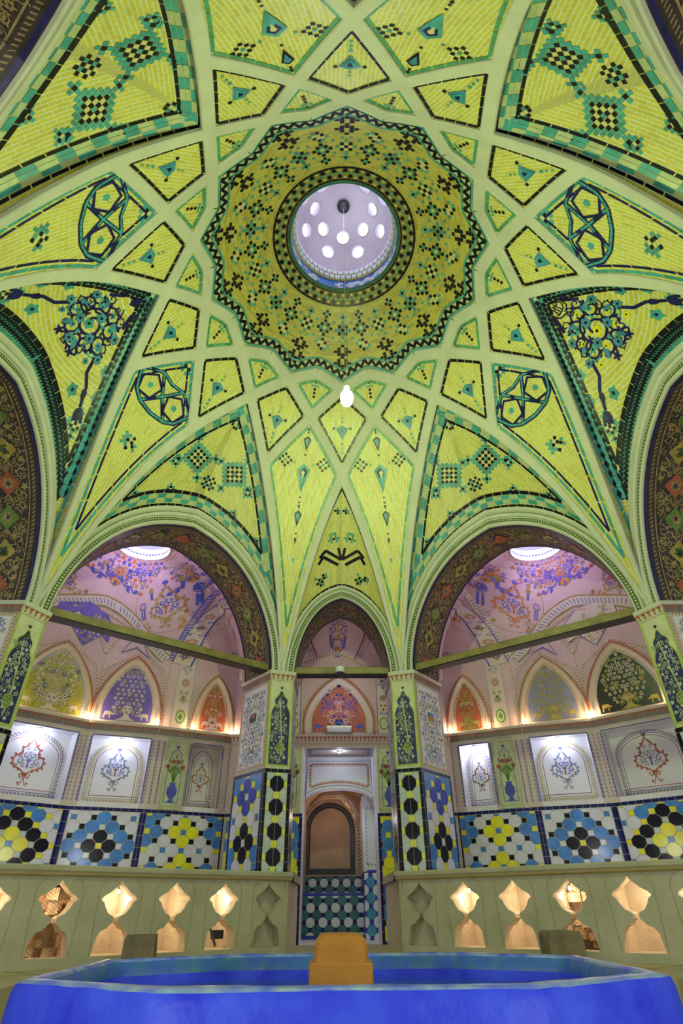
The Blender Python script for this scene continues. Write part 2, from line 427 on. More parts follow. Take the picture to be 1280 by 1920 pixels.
def vase(cv, s, m1, m2, m3):
    """vase of stems and flowers"""
    cv.poly([(x*s, y*s) for x, y in ((-.1, -.5), (.1, -.5), (.04, -.42), (.13, -.3), (.12, -.18), (.06, -.1), (.09, -.05), (-.09, -.05), (-.06, -.1), (-.12, -.18), (-.13, -.3), (-.04, -.42))], m1)
    for k in range(-3, 4):
        a = k*.13; x, y = .55*s*sin(a)*.9, .5*s*cos(a)*(1-.1*abs(k))
        cv.stroke([(0, -.05*s), (x*.4, y*.5), (x, y)], .022*s, m2); leaf(cv, x*.45, y*.5, pi/2-a*2, .13*s, m2, .22)
        if k % 2: flower(cv, x, y, .075*s, m3, m1, 5)
        else: leaf(cv, x, y, pi/2-a, .14*s, m2, .25)
def bigvase(cv, s, m1, m2, m3):
    for sg in (-1, 1):
        cv.rect(sg*.34*s-.05*s, -.3*s, sg*.34*s+.05*s, .2*s, m1)
        for y, r in ((.36, .17), (.62, .13), (.02, .13)):
            spiral(cv, sg*(.16 if y > .5 else .26)*s, y*s, r*s, m1 if y > .1 else m3, 1.2 if sg > 0 else pi-1.2, sg, 1.2, .2, 9, m2)
        spiral(cv, sg*.13*s, .1*s, .12*s, m3, 2 if sg > 0 else pi-2, sg, 1, .25, 8, m3)
        leaf(cv, sg*.12*s, .84*s, pi/2-sg*.5, .2*s, m2); leaf(cv, sg*.22*s, -.52*s, -.3 if sg > 0 else pi+.3, .16*s, m1)
    pts = [(.08, -.72), (.16, -.7), (.05, -.6), (.06, -.5), (.22, -.34), (.26, -.15), (.18, 0), (.24, .05)]
    full = [(x*s, y*s) for x, y in pts]; full += [(-x, y) for x, y in full[::-1]]
    cv.stroke(full, .05*s, m1, closed=True); c = cv.up(.0004)
    for k in range(5): leaf(c, 0, -.42*s, pi/2+(k-2)*.5, .26*s, m2 if k % 2 else m3, .2)
    for k in range(5): leaf(c, 0, .78*s, pi/2+(k-2)*.5, .24*s, m1, .22)
    for k in range(3): c.disc(0, (.14+.2*k)*s, .06*s, m3, 6)
def rosette(cv, x, y, r, m1, m2, m3):
    cv.disc(x, y, r, m1, 12); c = cv.up(.0004); c.ring(x, y, r*.78, r*.12, m2, 12); flower(c, x, y, r*.6, m2, m3, 6)

# ---------------------------------------------------------------- geometry of the hall
STEP = 2*pi/14
def pol(r, a): return (-r*sin(a), r*cos(a))         # azimuth a, 0 = far side, positive to the left
HP = [(0, 1.965), (.19, 1.930), (.25, 1.905), (.35, 1.838), (.45, 1.748), (.494, 1.701), (.572, 1.607), (.714, 1.430), (.80, 1.275), (.88, 1.085), (.94, .905), (1.0, .699), (1.2, .1)]
def hermite(T):
    n = len(T); D = [(T[i+1][1]-T[i][1])/(T[i+1][0]-T[i][0]) for i in range(n-1)]
    M = [0 if T[0][0] == 0 else D[0]]+[2*D[i-1]*D[i]/(D[i-1]+D[i]) if D[i-1]*D[i] > 0 else 0 for i in range(1, n-1)]+[D[-1]]
    def f(x):
        x = max(T[0][0], min(T[-1][0], x))
        for i in range(n-1):
            if x <= T[i+1][0]:
                h = T[i+1][0]-T[i][0]; t = (x-T[i][0])/h; t2, t3 = t*t, t*t*t
                return T[i][1]*(2*t3-3*t2+1)+M[i]*h*(t3-2*t2+t)+T[i+1][1]*(-2*t3+3*t2)+M[i+1]*h*(t3-t2)
    return f
H = hermite(HP)
AL = [0]
for i in range(240):
    r0 = i/200; AL.append(AL[-1]+sqrt(.005**2+(H(r0+.005)-H(r0))**2))
def arcl(r): k = min(239.0, r*200); i = int(k); return AL[i]+(AL[min(240, i+1)]-AL[i])*(k-i)
R1, R2, R3, R0 = .494, .572, .714, .457
ZS = .699
class Bay:
    def __init__(s, az, ap, hw, full, zi, ze):
        s.az, s.ap, s.hw, s.full, s.zi, s.ze = az, ap, hw, full, zi, ze
        s.n = pol(1, az); s.t = (cos(az), sin(az))      # outward normal, lateral direction (to the right seen from inside)
    def S(s, x): a = min(1, abs(x)); return .84*(1-a**2.4)**.55+.16*(1-a)
    def I(s, n=18, w_=0):
        P = [(s.hw*sin((-1+i/n)*pi/2), ZS+(s.zi-ZS)*s.S(sin((-1+i/n)*pi/2))) for i in range(2*n+1)]
        return P
    def E(s, x):   # extrados height at lateral t in [-1,1] of the full chord
        return ZS+(s.ze-ZS)*s.S(x)
    def pt(s, lat, z, out=0): return (s.n[0]*(s.ap+out)+s.t[0]*lat, s.n[1]*(s.ap+out)+s.t[1]*lat, z)
BAYS = []
for az, big in ((0, 0), (1.5, 1), (3.5, 1), (5.5, 1), (7, 0), (8.5, 1), (10.5, 1), (12.5, 1)):
    if big: BAYS.append(Bay(az*STEP, cos(STEP), .388, .434, 1.167, 1.245))
    else: BAYS.append(Bay(az*STEP, cos(STEP/2), .178, .2225, 1.007, 1.060))
def bay_zf(b):
    rT = R2 if b.full > .3 else R3; zT = H(rT); hwA = b.full
    Pe = b.t[0]*hwA+b.n[0]*b.ap, b.t[1]*hwA+b.n[1]*b.ap
    def zf(x, y):
        d = x*b.n[0]+y*b.n[1]; lat = x*b.t[0]+y*b.t[1]
        s_ = max(-.06, min(.9999, (b.ap-d)/(b.ap-rT))); hw = hwA*(1-s_); t = max(-1, min(1, lat/max(hw, 1e-5)))
        re = sqrt(hw**2+(b.ap+(rT-b.ap)*s_)**2); ze = H(re)
        z0 = b.ze+(zT-b.ze)*s_+(.16 if b.full > .3 else .05)*s_*(1-s_)
        return ze+(z0-ze)*(.84*(1-abs(t)**2.4)**.55+.16*(1-abs(t)))
    return zf
def dome_zf(x, y): return H(sqrt(x*x+y*y))
def hf(zf):
    def surf(x, y, h):
        e = .002; z = zf(x, y); gx = (zf(x+e, y)-zf(x-e, y))/(2*e); gy = (zf(x, y+e)-zf(x, y-e))/(2*e)
        l = sqrt(1+gx*gx+gy*gy)
        return (x+gx/l*h, y+gy/l*h, z-h/l)
    return surf
def tangent(zf, x, y, ang):
    """surface patch drawn in the tangent plane at plan point (x, y); b runs towards plan direction ang"""
    e = .004; z = zf(x, y); gx = (zf(x+e, y)-zf(x-e, y))/(2*e); gy = (zf(x, y+e)-zf(x, y-e))/(2*e)
    d = (cos(ang), sin(ang)); eb = Vector((d[0], d[1], gx*d[0]+gy*d[1])).normalized()
    n_ = Vector((gx, gy, -1)).normalized(); ea = eb.cross(n_); P = Vector((x, y, z)); hs = hf(zf)
    def surf(a, b_, h): q = P+ea*a+eb*b_; return hs(q[0], q[1], h)
    return surf
#GEOM_END
# ---------------------------------------------------------------- ceiling: the ribbed dome
def insetv(P, D):
    """inset a polygon, each edge i (from vertex i to i+1) by its own distance D[i]"""
    n = len(P); area = sum(P[i][0]*P[(i+1) % n][1]-P[(i+1) % n][0]*P[i][1] for i in range(n)); sg = 1 if area > 0 else -1
    L = []
    for i in range(n):
        a, b_ = P[i], P[(i+1) % n]; d = unit(b_[0]-a[0], b_[1]-a[1]); nn_ = (-d[1]*sg, d[0]*sg)
        L.append(((a[0]+nn_[0]*D[i], a[1]+nn_[1]*D[i]), d))
    out = []
    for i in range(n):
        (p, d), (q, e) = L[i-1], L[i]; cr = d[0]*e[1]-d[1]*e[0]
        if abs(cr) < 1e-5: out.append(q); continue
        t = ((q[0]-p[0])*e[1]-(q[1]-p[1])*e[0])/cr; out.append((p[0]+d[0]*t, p[1]+d[1]*t))
    return out
def inset(P, d): return insetv(P, [d]*len(P))
def kite(cv, x, y, w_, h, mats, up=True):
    k = 1 if up else -1
    for i, m in enumerate(mats):
        f = (1, .62, .3)[i]; c = cv.up(.0012*i+.0004)
        c.poly([(x, y+k*h*.36*f), (x+w_*.5*f, y+k*h*.14*f), (x, y-k*h*.64*f), (x-w_*.5*f, y+k*h*.14*f)], m)
ceiling = empty('ceiling', (0, 0, ZS), 'tiled ribbed dome of yellow brick with a star ring round its oculus', None, kind='structure')
RH = .0155    # half width of a plaster rib
def quad_panel(Q, zf, name, axis, border, bm_, deco):
    mb = Mb(); s0 = hf(zf); c0, s_0 = cos(axis), sin(axis)
    def f(a, b_):
        x = (Q[0][0]*(1-a)+Q[1][0]*a)*(1-b_)+(Q[3][0]*(1-a)+Q[2][0]*a)*b_
        y = (Q[0][1]*(1-a)+Q[1][1]*a)*(1-b_)+(Q[3][1]*(1-a)+Q[2][1]*a)*b_
        return x, y
    def uvf(a, b_): x, y = f(a, b_); return (arcl(sqrt(x*x+y*y))*U, (-x*sin(axis)+y*cos(axis))*U)
    n = 6 if name != 'kite_panel' else 12
    mb.grid(lambda a, b_: s0(*f(a, b_), 0), n, n, bm_, uvf)
    cv = Cv(s0, mb); I = inset(Q, RH+.0045)
    for i in range(4): cv.stroke([I[i], I[(i+1) % 4]], .0075, border, dash=(.030, .0022))
    deco(cv, mb); mb.build(name, ceiling)
FL = ['..k..', '.k.k.', 'k.t.k', '.k.k.', '..k..']
FL2 = ['..t..', '.tkt.', 'tkykt', '.tkt.', '..t..']
CM = {'k': 'black_tile', 't': 'teal_tile', 'y': 'yellow_brick', 'g': 'green_tile', 'b': 'teal_blue', 'n': 'navy_tile'}
for k in range(14):
    th = k*STEP; a = pi/2+th
    q = [pol(R1, th), pol(R2, th+STEP/2), pol(R3, th), pol(R2, th-STEP/2)]
    def deco(cv, mb, th=th, a=a):
        r = .60; p = pol(r, th); T = Cv(tangent(dome_zf, p[0], p[1], a+pi), mb)
        kite(T, 0, 0, .052, .060, ['teal_blue', 'teal_tile', 'navy_tile'])
        for b_, s_ in ((-.055, .006), (-.072, .005), (-.09, .0045), (.034, .0045), (.05, .004)): T.poly([(0, b_+s_*1.3), (s_, b_), (0, b_-s_*1.3), (-s_, b_)], 'teal_tile')
        for sg in (-1, 1): T.at(sg*.034, .010, .4).rect(-.005, -.005, .005, .005, 'black_tile')
    quad_panel(q, dome_zf, 'diamond_panel', a, 'black_tile', 'yellow_brick', deco)
    th2 = th+STEP/2; a2 = pi/2+th2
    q = [pol(R0, th2), pol(R1, th2+STEP/2), pol(R2, th2), pol(R1, th2-STEP/2)]
    def deco(cv, mb, th2=th2, a2=a2):
        p = pol(.50, th2); T = Cv(tangent(dome_zf, p[0], p[1], a2+pi), mb)
        for i in range(5):
            T.at(0, (2-i)*.0145, pi/4).rect(-.0048, -.0048, .0048, .0048, 'teal_tile' if i == 1 else 'black_tile')
        T.at(-.011, .0145, pi/4).rect(-.004, -.004, .004, .004, 'teal_tile'); T.at(.011, .0145, pi/4).rect(-.004, -.004, .004, .004, 'teal_tile')
    quad_panel(q, dome_zf, 'small_panel', a2, 'green_tile', 'yellow_brick', deco)
# pillar kites
for j in range(14):
    th = (j+.5)*STEP
    if j not in (0, 2, 4, 6, 7, 9, 11, 13): continue
    a = pi/2+th; girih = j in (2, 4, 9, 11)
    q = [pol(R2, th), pol(R3, th+STEP/2), pol(.995, th), pol(R3, th-STEP/2)]
    def deco(cv, mb, th=th, a=a, girih=girih, q=q):
        def tf(r, lat=0, rot=0):
            p = pol(r, th+lat/max(r, .1)); return Cv(tangent(dome_zf, p[0], p[1], a+pi+rot), mb)
        if not girih:
            for r, w_, h, ms in ((.635, .032, .060, ['black_tile', 'teal_blue']), (.715, .054, .115, ['teal_tile', 'navy_tile', 'yellow_brick']), (.80, .030, .066, ['black_tile', 'teal_blue'])):
                kite(tf(r), 0, 0, w_, h, ms)
            for r in (.612, .67, .765, .775, .83): tf(r).disc(0, 0, .0042, 'black_tile', 8)
            kite(tf(.605), 0, .0, .009, .02, ['black_tile']); kite(tf(.782), 0, 0, .010, .02, ['black_tile']); kite(tf(.84), 0, 0, .010, .028, ['black_tile']); kite(tf(.87), 0, 0, .012, .02, ['teal_tile'])
            for sg in (-1, 1):
                pixels(tf(.69, sg*.078, 0).at(0, 0, 0), FL, .0115, CM); tf(.692, sg*.038).rect(-.004, -.004, .004, .004, 'teal_tile')
        else:
            pixels(tf(.615).at(0, 0, pi/4), ['.t.', 'tk.', '.kt'] and ['.tt.', 'tkyk', 'tykt', '.tt.'], .0135, CM)
            pixels(tf(.80).at(0, 0, pi/4), ['..t...', '.ttt..', 'ttkyk.', '.tyky.', '.kykt.', '...t..'], .0125, CM)
            T = tf(.695).at(0, 0, 0, 1.28); C2 = T.up(.0009)
            nodes = {'a': (-.10, .018), 'b': (.10, .018), 'c': (-.075, -.035), 'd': (.075, -.035), 'e': (0, -.01), 'f': (-.04, .045), 'g': (.04, .045), 'h': (-.045, -.055), 'i': (.045, -.055), 'j': (0, .035), 'k': (0, -.062)}
            def L(*ks):
                P = [nodes[c] for c in ks]
                T.stroke(P, .0105, 'navy_tile'); C2.stroke(P, .0050, 'teal_tile', dash=(.016, .0012))
            for sg in (-1, 1):
                for cx in (sg*.048,):
                    P = [(cx+.036*cos(2*pi*k/5+pi/2), -.008+.036*sin(2*pi*k/5+pi/2)) for k in range(5)]
                    T.stroke(P, .0060, 'navy_tile', closed=True)
                    T.poly([(cx+.009*cos(2*pi*k/5+pi/2), -.008+.009*sin(2*pi*k/5+pi/2)) for k in range(5)], 'teal_tile')
            L('a', 'f', 'e', 'i'); L('b', 'g', 'e', 'h'); L('a', 'c', 'h'); L('b', 'd', 'i'); L('f', 'j', 'g'); L('h', 'k', 'i')
            cv2 = cv; I2 = inset(q, RH+.017)
            for i in range(4): cv2.stroke([I2[i], I2[(i+1) % 4]], .006, 'navy_tile', dash=(.034, .0022))
    quad_panel(q, dome_zf, 'kite_panel', a, 'teal_tile' if girih else 'green_tile', 'yellow_brick', deco)
# bay panels
def band_checks(cv, P0, P1, off, w_, m0, m1, step=.030, rows=3):
    d = unit(P1[0]-P0[0], P1[1]-P0[1]); n_ = (-d[1]*off, d[0]*off)
    for r in range(rows):
        o = w_*(r+.5)/rows; A = (P0[0]+n_[0]*o, P0[1]+n_[1]*o); B = (P1[0]+n_[0]*o, P1[1]+n_[1]*o)
        P = resample([A, B], step)
        for i in range(len(P)-1): cv.stroke([(P[i][0]*.98+P[i+1][0]*.02, P[i][1]*.98+P[i+1][1]*.02), (P[i][0]*.02+P[i+1][0]*.98, P[i][1]*.02+P[i+1][1]*.98)], w_/rows*.9, m1 if (i*2+r*3) % 4 == (0 if r != 1 else 1) else m0)
BIGX = []
for j in range(-7, 8):
    row = ''
    for i in range(-7, 8):
        d = abs(i)+abs(j)
        if d <= 3: ch = 'k' if d in (1, 3) else ('t' if d == 0 else 'y')
        elif d <= 5: ch = 't' if abs(i) < 5 and abs(j) < 5 else 't'
        elif d == 6 and (i == 0 or j == 0): ch = 'k'
        elif d == 7 and min(abs(i), abs(j)) <= 1: ch = 't'
        else: ch = '.'
        row += ch
    BIGX.append(row)
for b in BAYS:
    zf = bay_zf(b); mb = Mb(); s0 = hf(zf); big = b.full > .3; side = abs(abs(b.az)-3.5*STEP) < .01 or abs(b.az-10.5*STEP) < .01
    rT = R2 if big else R3; A = (b.n[0]*b.ap-b.t[0]*b.full, b.n[1]*b.ap-b.t[1]*b.full); B = (b.n[0]*b.ap+b.t[0]*b.full, b.n[1]*b.ap+b.t[1]*b.full); T = (b.n[0]*rT, b.n[1]*rT)
    def pt(s_, t, b=b, rT=rT): hw = b.full*(1-s_); d = b.ap+(rT-b.ap)*s_; return (b.n[0]*d+b.t[0]*t*hw, b.n[1]*d+b.t[1]*t*hw)
    def sm(t): return sin((t*2-1)*pi/2)
    edir = unit(T[0]-A[0], T[1]-A[1]); edir2 = unit(T[0]-B[0], T[1]-B[1])
    def uvf(s_, tt, side=side):
        t = sm(tt); x, y = pt(s_, t); z = zf(x, y)
        if side: return ((x*b.t[0]+y*b.t[1])*U, (z+.3*(x*b.n[0]+y*b.n[1]))*U)
        e = edir if t < 0 else edir2
        if t == 0: e = edir2
        return ((x*e[0]+y*e[1])*U*1.5+z*U*.5, (-x*e[1]+y*e[0])*U*1.15)
    mb.grid(lambda s_, tt: s0(*pt(s_, sm(tt)), 0), 18, 30, 'yellow_brick', uvf)
    cv = Cv(s0, mb)
    def line(I, w_, m, dash, edges=(0, 1, 2)):
        for e in edges: cv.stroke([I[e], I[(e+1) % 3]], w_, m, dash=(dash, .0022))
    tri = [A, B, T]
    if big and not side:
        line(insetv(tri, [.004, RH+.005, RH+.005]), .0075, 'black_tile', .030)
        I = insetv(tri, [.009, RH+.010, RH+.010]); I2 = insetv(tri, [.030, RH+.046, RH+.046])
        for e in range(3):
            w_ = .020 if e == 0 else .035
            C = ((I[0][0]+I[1][0]+I[2][0])/3, (I[0][1]+I[1][1]+I[2][1])/3); P0, P1 = I[e], I[(e+1) % 3]
            d = unit(P1[0]-P0[0], P1[1]-P0[1]); off = 1 if (-d[1]*(C[0]-P0[0])+d[0]*(C[1]-P0[1])) > 0 else -1
            band_checks(cv, P0, P1, off, w_, 'band_cream', 'teal_tile', rows=2 if e == 0 else 3)
        line(insetv(tri, [.033, RH+.049, RH+.049]), .0075, 'black_tile', .034)
        for sg in (-1, 1):
            def tf(d, lat, rot): p = (b.n[0]*d+b.t[0]*lat*sg, b.n[1]*d+b.t[1]*lat*sg); return Cv(tangent(zf, p[0], p[1], atan2(-b.n[1], -b.n[0])+rot), mb)
            pixels(tf(.785, .080, sg*.55), BIGX, .0125, CM, .1)
            pixels(tf(.86, .185, sg*.9), BIGX[2:13], .0115, CM, .1) if 0 else None
            for d, lat, r in ((.73, .0, .3), (.80, .155, .5), (.865, .130, .5), (.868, .245, .8), (.72, .105, .4)):
                if lat == 0 and sg == 1: pixels(tf(.665, .0, 0), ['.kk..', 'kytk.', 'ktykk', '.kytk', '..kk.'], .0105, CM)
                elif lat > .03: pixels(tf(d, lat, sg*r), FL2, .0105, {**CM, 't': 'teal_tile'})
            pixels(tf(.835, .0, 0), ['.k.k.', 'ktkyk', '.kyk.', 'ktktk', '.k.k.'], .011, CM) if sg == 1 else None
    elif not big:
        line(insetv(tri, [.004, RH+.005, RH+.005]), .0075, 'black_tile', .034)
        for sg in (-1, 1):
            def tf(d, lat, rot): p = (b.n[0]*d+b.t[0]*lat*sg, b.n[1]*d+b.t[1]*lat*sg); return Cv(tangent(zf, p[0], p[1], atan2(-b.n[1], -b.n[0])+rot), mb)
            pixels(tf(.800, .017, 0), ['.t.', 'kkt', '.kt'], .010, CM)
            pixels(tf(.862, .034, sg*.4), ['.ggg.', '.gyg.', 'ggkgg', '.gyg.'], .0105, CM)
            T_ = tf(.90, .045, 0); m_ = sg
            # black bracket frames
            for (x0, y0, x1, y1) in ((-.042, -.01, .020, .016), (.020, .016, .044, -.002), (-.042, -.01, -.030, .026), (-.030, -.028, .03, -.002), (.030, -.002, .048, -.022)):
                T_.stroke([(x0*m_*1.05, y0*1.3), (x1*m_*1.05, y1*1.3)], .012, 'black_tile')
            pixels(tf(.945, .080, sg*.5), ['g..kg', '.kgkg', 'kgky.', '.kg..'], .0115, CM)
    else:
        line(insetv(tri, [.006, RH+.006, RH+.006]), .010, 'teal_tile', .034)
        I = insetv(tri, [.021, RH+.024, RH+.024])
        for e in range(3):
            w_ = .019 if e == 0 else .028; P = [I[e], I[(e+1) % 3]]
            cv.stroke(P, w_, 'teal_tile', dash=(.0165, .001)); c2 = cv.up(.0005)
            for o in (-.25, .25):
                R_ = offset(P, o*w_); R_ = resample(R_, w_*.52)
                for i in range(len(R_)-1):
                    x, y = ((R_[i][0]+R_[i+1][0])/2, (R_[i][1]+R_[i+1][1])/2) if o > 0 else R_[i]
                    c2.at(x, y, atan2(P[1][1]-P[0][1], P[1][0]-P[0][0])+pi/4).rect(-w_*.235, -w_*.235, w_*.235, w_*.235, 'black_tile')
        line(insetv(tri, [.034, RH+.043, RH+.043]), .0085, 'black_tile', .034)
        inward = atan2(-b.n[1], -b.n[0]); far = 1 if b.n[0] < 0 else -1     # which lateral side the photo shows
        def tf(d, lat, rot=0): p = (b.n[0]*d+b.t[0]*lat, b.n[1]*d+b.t[1]*lat); return Cv(tangent(zf, p[0], p[1], inward+rot), mb)
        M_ = tf(.765, .0).at(0, 0, 0, 1.22); bl = ('teal_blue', 'navy_tile')
        for i in range(9):
            aa = i*2*pi/9; x, y = .055*cos(aa), .055*sin(aa)
            spiral(M_, x, y, .028, 'navy_tile', aa*2, 1 if i % 2 else -1, 1.15, .20, 10, 'navy_tile', ('teal_tile', 'black_tile') if i % 2 else ('yellow_tile' if far < 0 else 'teal_blue', 'black_tile'))
        spiral(M_, 0, 0, .048, 'navy_tile', 1, 1, 1.5, .14, 16, 'teal_tile', ('yellow_tile' if far < 0 else 'teal_tile', 'black_tile'))
        for x, y, r in ((0, .028, .016), (.03, -.02, .015), (-.03, -.02, .015), (.065, .045, .015), (-.065, .045, .014), (0, -.066, .014), (.088, -.015, .013), (-.088, -.015, .013)): flower(M_.up(.0006), x, y, r, 'teal_blue', 'black_tile', 6)
        for sg in (-1, 1):
            M_.stroke([(sg*.08, -.02), (sg*.10, -.05), (sg*.13, -.06), (sg*.16, -.085)], .009, 'navy_tile'); leaf(M_, sg*.13, -.06, -.8 if sg > 0 else pi+.8, .03, 'navy_tile')
            for k in (-.5, 0, .5): leaf(M_, sg*.16, -.085, (-.6 if sg > 0 else pi+.6)+k, .032, 'navy_tile', .3)
            for x, y in ((.125, .0), (.115, -.095), (.075, .09), (.165, -.04)): flower(M_, sg*x, y, .017, 'teal_tile', 'navy_tile', 5)
            M_.stroke([(sg*.05, .075), (sg*.03, .11), (sg*.045, .14)], .009, 'navy_tile'); leaf(M_, sg*.045, .14, pi/2-sg*.6, .03, 'navy_tile')
            pixels(tf(.845, sg*.225, -sg*.9), ['...t...', '..tkt..', '...t...', '..tkt..', '.tkykt.', 'ttykytt', '.tkykt.', '..tkt..', '...t...', '..tkt..', '...t...'], .0105, CM)
        if far < 0:      # the calligraphic cartouche near the tip of the right-hand panel
            G_ = tf(.672, .0).at(0, 0, 0, .9)
            G_.stroke([(0, .058), (.022, .036), (.036, .008), (.028, -.022), (0, -.036), (-.028, -.022), (-.036, .008), (-.022, .036)], .005, 'black_tile', closed=True)
            for x in (-.016, -.006, .004): G_.stroke([(x, -.014), (x+.002, .022)], .0042, 'black_tile')
            G_.stroke([(.022, .012), (.026, -.004), (.014, -.016), (-.002, -.018), (-.020, -.014), (-.024, -.004)], .0042, 'black_tile'); G_.stroke([(-.012, .006), (.0, .012), (.014, .008), (.018, .018), (.008, .026)], .0038, 'black_tile')
            G_.disc(.002, -.026, .0028, 'black_tile', 6); G_.disc(0, .038, .0028, 'black_tile', 6)
            leaf(G_, 0, .062, pi/2, .022, 'yellow_tile', .5)
        else: leaf(M_, 0, .115, pi/2, .05, 'navy_tile', .3)
        florals(M_, lambda x, y: .052 < sqrt(x*x+y*y) < .098, -.1, -.09, .1, .09, .030, 4, ['navy_tile', 'navy_tile', 'teal_tile'], [('teal_tile', 'black_tile'), ('yellow_tile' if far < 0 else 'teal_blue', 'black_tile')], True, .2)
        for q in range(6): leaf(M_, .05*cos(q), .05*sin(q), q*1.05, .03, 'teal_blue', .3)
    mb.build('bay_panel', ceiling)
# star medallion round the oculus
mb = Mb(); s0 = hf(dome_zf)
OUT = []
for k in range(14): OUT += [pol(R1, k*STEP), pol(R0, (k+.5)*STEP)]
def rout(ph):
    k = ph/(STEP/2) % 28; i = int(k); A, B = OUT[i], OUT[(i+1) % 28]; d = pol(1, ph)
    ex, ey = B[0]-A[0], B[1]-A[1]; den = d[0]*ey-d[1]*ex; return (A[0]*ey-A[1]*ex)/den
NF = 168
def fn(a, b_): ph = a*2*pi; r = .247+(rout(ph+1e-9)-.247)*b_; return s0(*pol(r, ph), 0)
def uvf(a, b_): ph = a*2*pi; return (ph*.362*U, arcl(.247+(rout(ph)-.247)*b_)*U)
mb.grid(fn, NF, 10, 'ochre_brick', uvf)
cv = Cv(s0, mb)
I = inset(OUT, RH+.004); cv.stroke(I, .006, 'teal_tile', closed=True, dash=(.03, .002))
I = inset(OUT, RH+.018); cv.stroke(I, .021, 'black_tile', closed=True, step=.022)
c2 = cv.up(.0005); P = resample(I+[I[0]], .0150)
for i in range(len(P)-1):
    (xa, ya), (xb, yb) = P[i], P[i+1]; mx_, my_ = (xa+xb)/2, (ya+yb)/2; c2.at(mx_, my_, atan2(yb-ya, xb-xa)).poly([(-.010, -.009), (.010, -.009), (0, .0)] if i % 2 else [(-.010, .009), (.010, .009), (0, -.001)], 'band_cream')
I = inset(OUT, RH+.032); cv.stroke(I, .005, 'teal_tile', closed=True, dash=(.03, .002))
def tfc(r, ph): p = pol(r, ph); return Cv(tangent(dome_zf, p[0], p[1], pi/2+ph+pi), mb)
CROSS = ['..k..', '.k.k.', 'kk.kk', '.kkk.', '..k..', '.k.k.', 'kk.kk', '.kkk.', '..k..']
for k in range(14):
    ph = k*STEP; pixels(tfc(.405, ph), CROSS, .0142, CM, .08, .0112)
    pixels(tfc(.372, ph+STEP/2), ['.tk..', 'tyyk.', '.kyyt', '..kt.'], .0122, CM)
    pixels(tfc(.325, ph), ['..g..', '.kyk.', 'gykyg', '.kyk.', '..g..'] if k % 2 else ['..b..', '.kgk.', 'bgkgb', '.kgk.', '..b..'], .0132, CM)
    pixels(tfc(.322, ph+STEP/2), ['..k..', '.kgk.', 'kgygk', '.kgk.', '..k..'], .0128, CM)
    pixels(tfc(.280, ph+STEP/2), ['.k.', 'ktk', '.k.'], .011, CM)
    pixels(tfc(.285, ph), ['.t.', 'tkt', '.t.'], .0100, CM)
    for r, o in ((.350, .25), (.350, -.25), (.302, .25), (.302, -.25), (.345, .5), (.358, .08), (.358, -.08)): tfc(r, ph+o*STEP).rect(-.0048, -.0048, .0048, .0048, 'teal_tile')
mb.build('star_medallion', ceiling)
mb = Mb(); cv = Cv(s0, mb)
mb.grid(lambda a, b_: s0(*pol(.188+.064*b_, a*2*pi), -.0004), 96, 4, 'ochre')
cv = cv.up(0)
def circ(r, n=96): return [pol(r, i*2*pi/n) for i in range(n)]
cv.stroke(circ(.2485, 72), .0075, 'black_tile', closed=True, dash=(.022, .001)); cv.stroke(circ(.204), .0055, 'black_tile', closed=True, dash=(.022, .001)); cv.stroke(circ(.1945), .010, 'teal_dark', closed=True)
for k in range(40):
    ph = k*2*pi/40
    for r, o, m, s_ in ((.237, 0, 'black_tile', .0092), (.216, .5, 'black_tile', .0088), (.227, .25, 'green_tile', .0062), (.227, .75, 'teal_tile', .0062), (.240, .5, 'band_cream', .0055), (.213, 0, 'band_cream', .0055)):
        T_ = tfc(r, ph+o*2*pi/40); T_.poly([(s_*cos(2*pi*q/5+pi/2), s_*sin(2*pi*q/5+pi/2)) for q in range(5)], m)
mb.build('oculus_ring', ceiling)
# plaster ribs: fourteen chords of the star, cut off where they would end over a bay
PIL = (0, 2, 4, 6, 7, 9, 11, 13)
ringR = 1.0/cos(0)*1.0
dch = .5*(R3*cos(4*STEP/2)+R1*cos(2*STEP/2))
def node(m, th): return pol({1: R0, 2: R1, 3: R2, 4: R3, 5: .997}[m], th)
for j in range(14):
    tc_ = (j+.5)*STEP+5*STEP/2; pts = []
    for m in (-5, -4, -3, -2, 2, 3, 4, 5):
        th = tc_+m*STEP/2
        if abs(m) == 5 and (j if m < 0 else (j+5) % 14) not in PIL: continue
        pts.append((m, node(abs(m), th)))
    for half in (-1, 1):
        P = [p for m, p in pts if m*half > 0]
        # the rib ends in the star outline: from ring one it follows the notch
        m2 = pol(R0, tc_+half*STEP/2)
        if half < 0: P = P+[m2]
        else: P = [m2]+P
        P = resample(P, .022); mb = Mb(); hh = .0065+.0003*(j % 3)
        prof = []
        for i, p in enumerate(P):
            a_, b_ = P[max(0, i-1)], P[min(len(P)-1, i+1)]; d = unit(b_[0]-a_[0], b_[1]-a_[1]); n_ = (-d[1], d[0])
            r = sqrt(p[0]**2+p[1]**2); wd = RH*(1 if r < .75 else max(.30, 1-(r-.75)*2.7))
            row = []
            for o, h in ((-wd, -.004), (-wd, hh*.6), (-wd*.82, hh), (wd*.82, hh), (wd, hh*.6), (wd, -.004)): row.append(s0(p[0]+n_[0]*o, p[1]+n_[1]*o, h))
            prof.append(row)
        for i in range(len(prof)-1):
            for q in range(5): mb.face([prof[i][q], prof[i][q+1], prof[i+1][q+1], prof[i+1][q]], 'rib_plaster')
        mb.build('rib', ceiling)
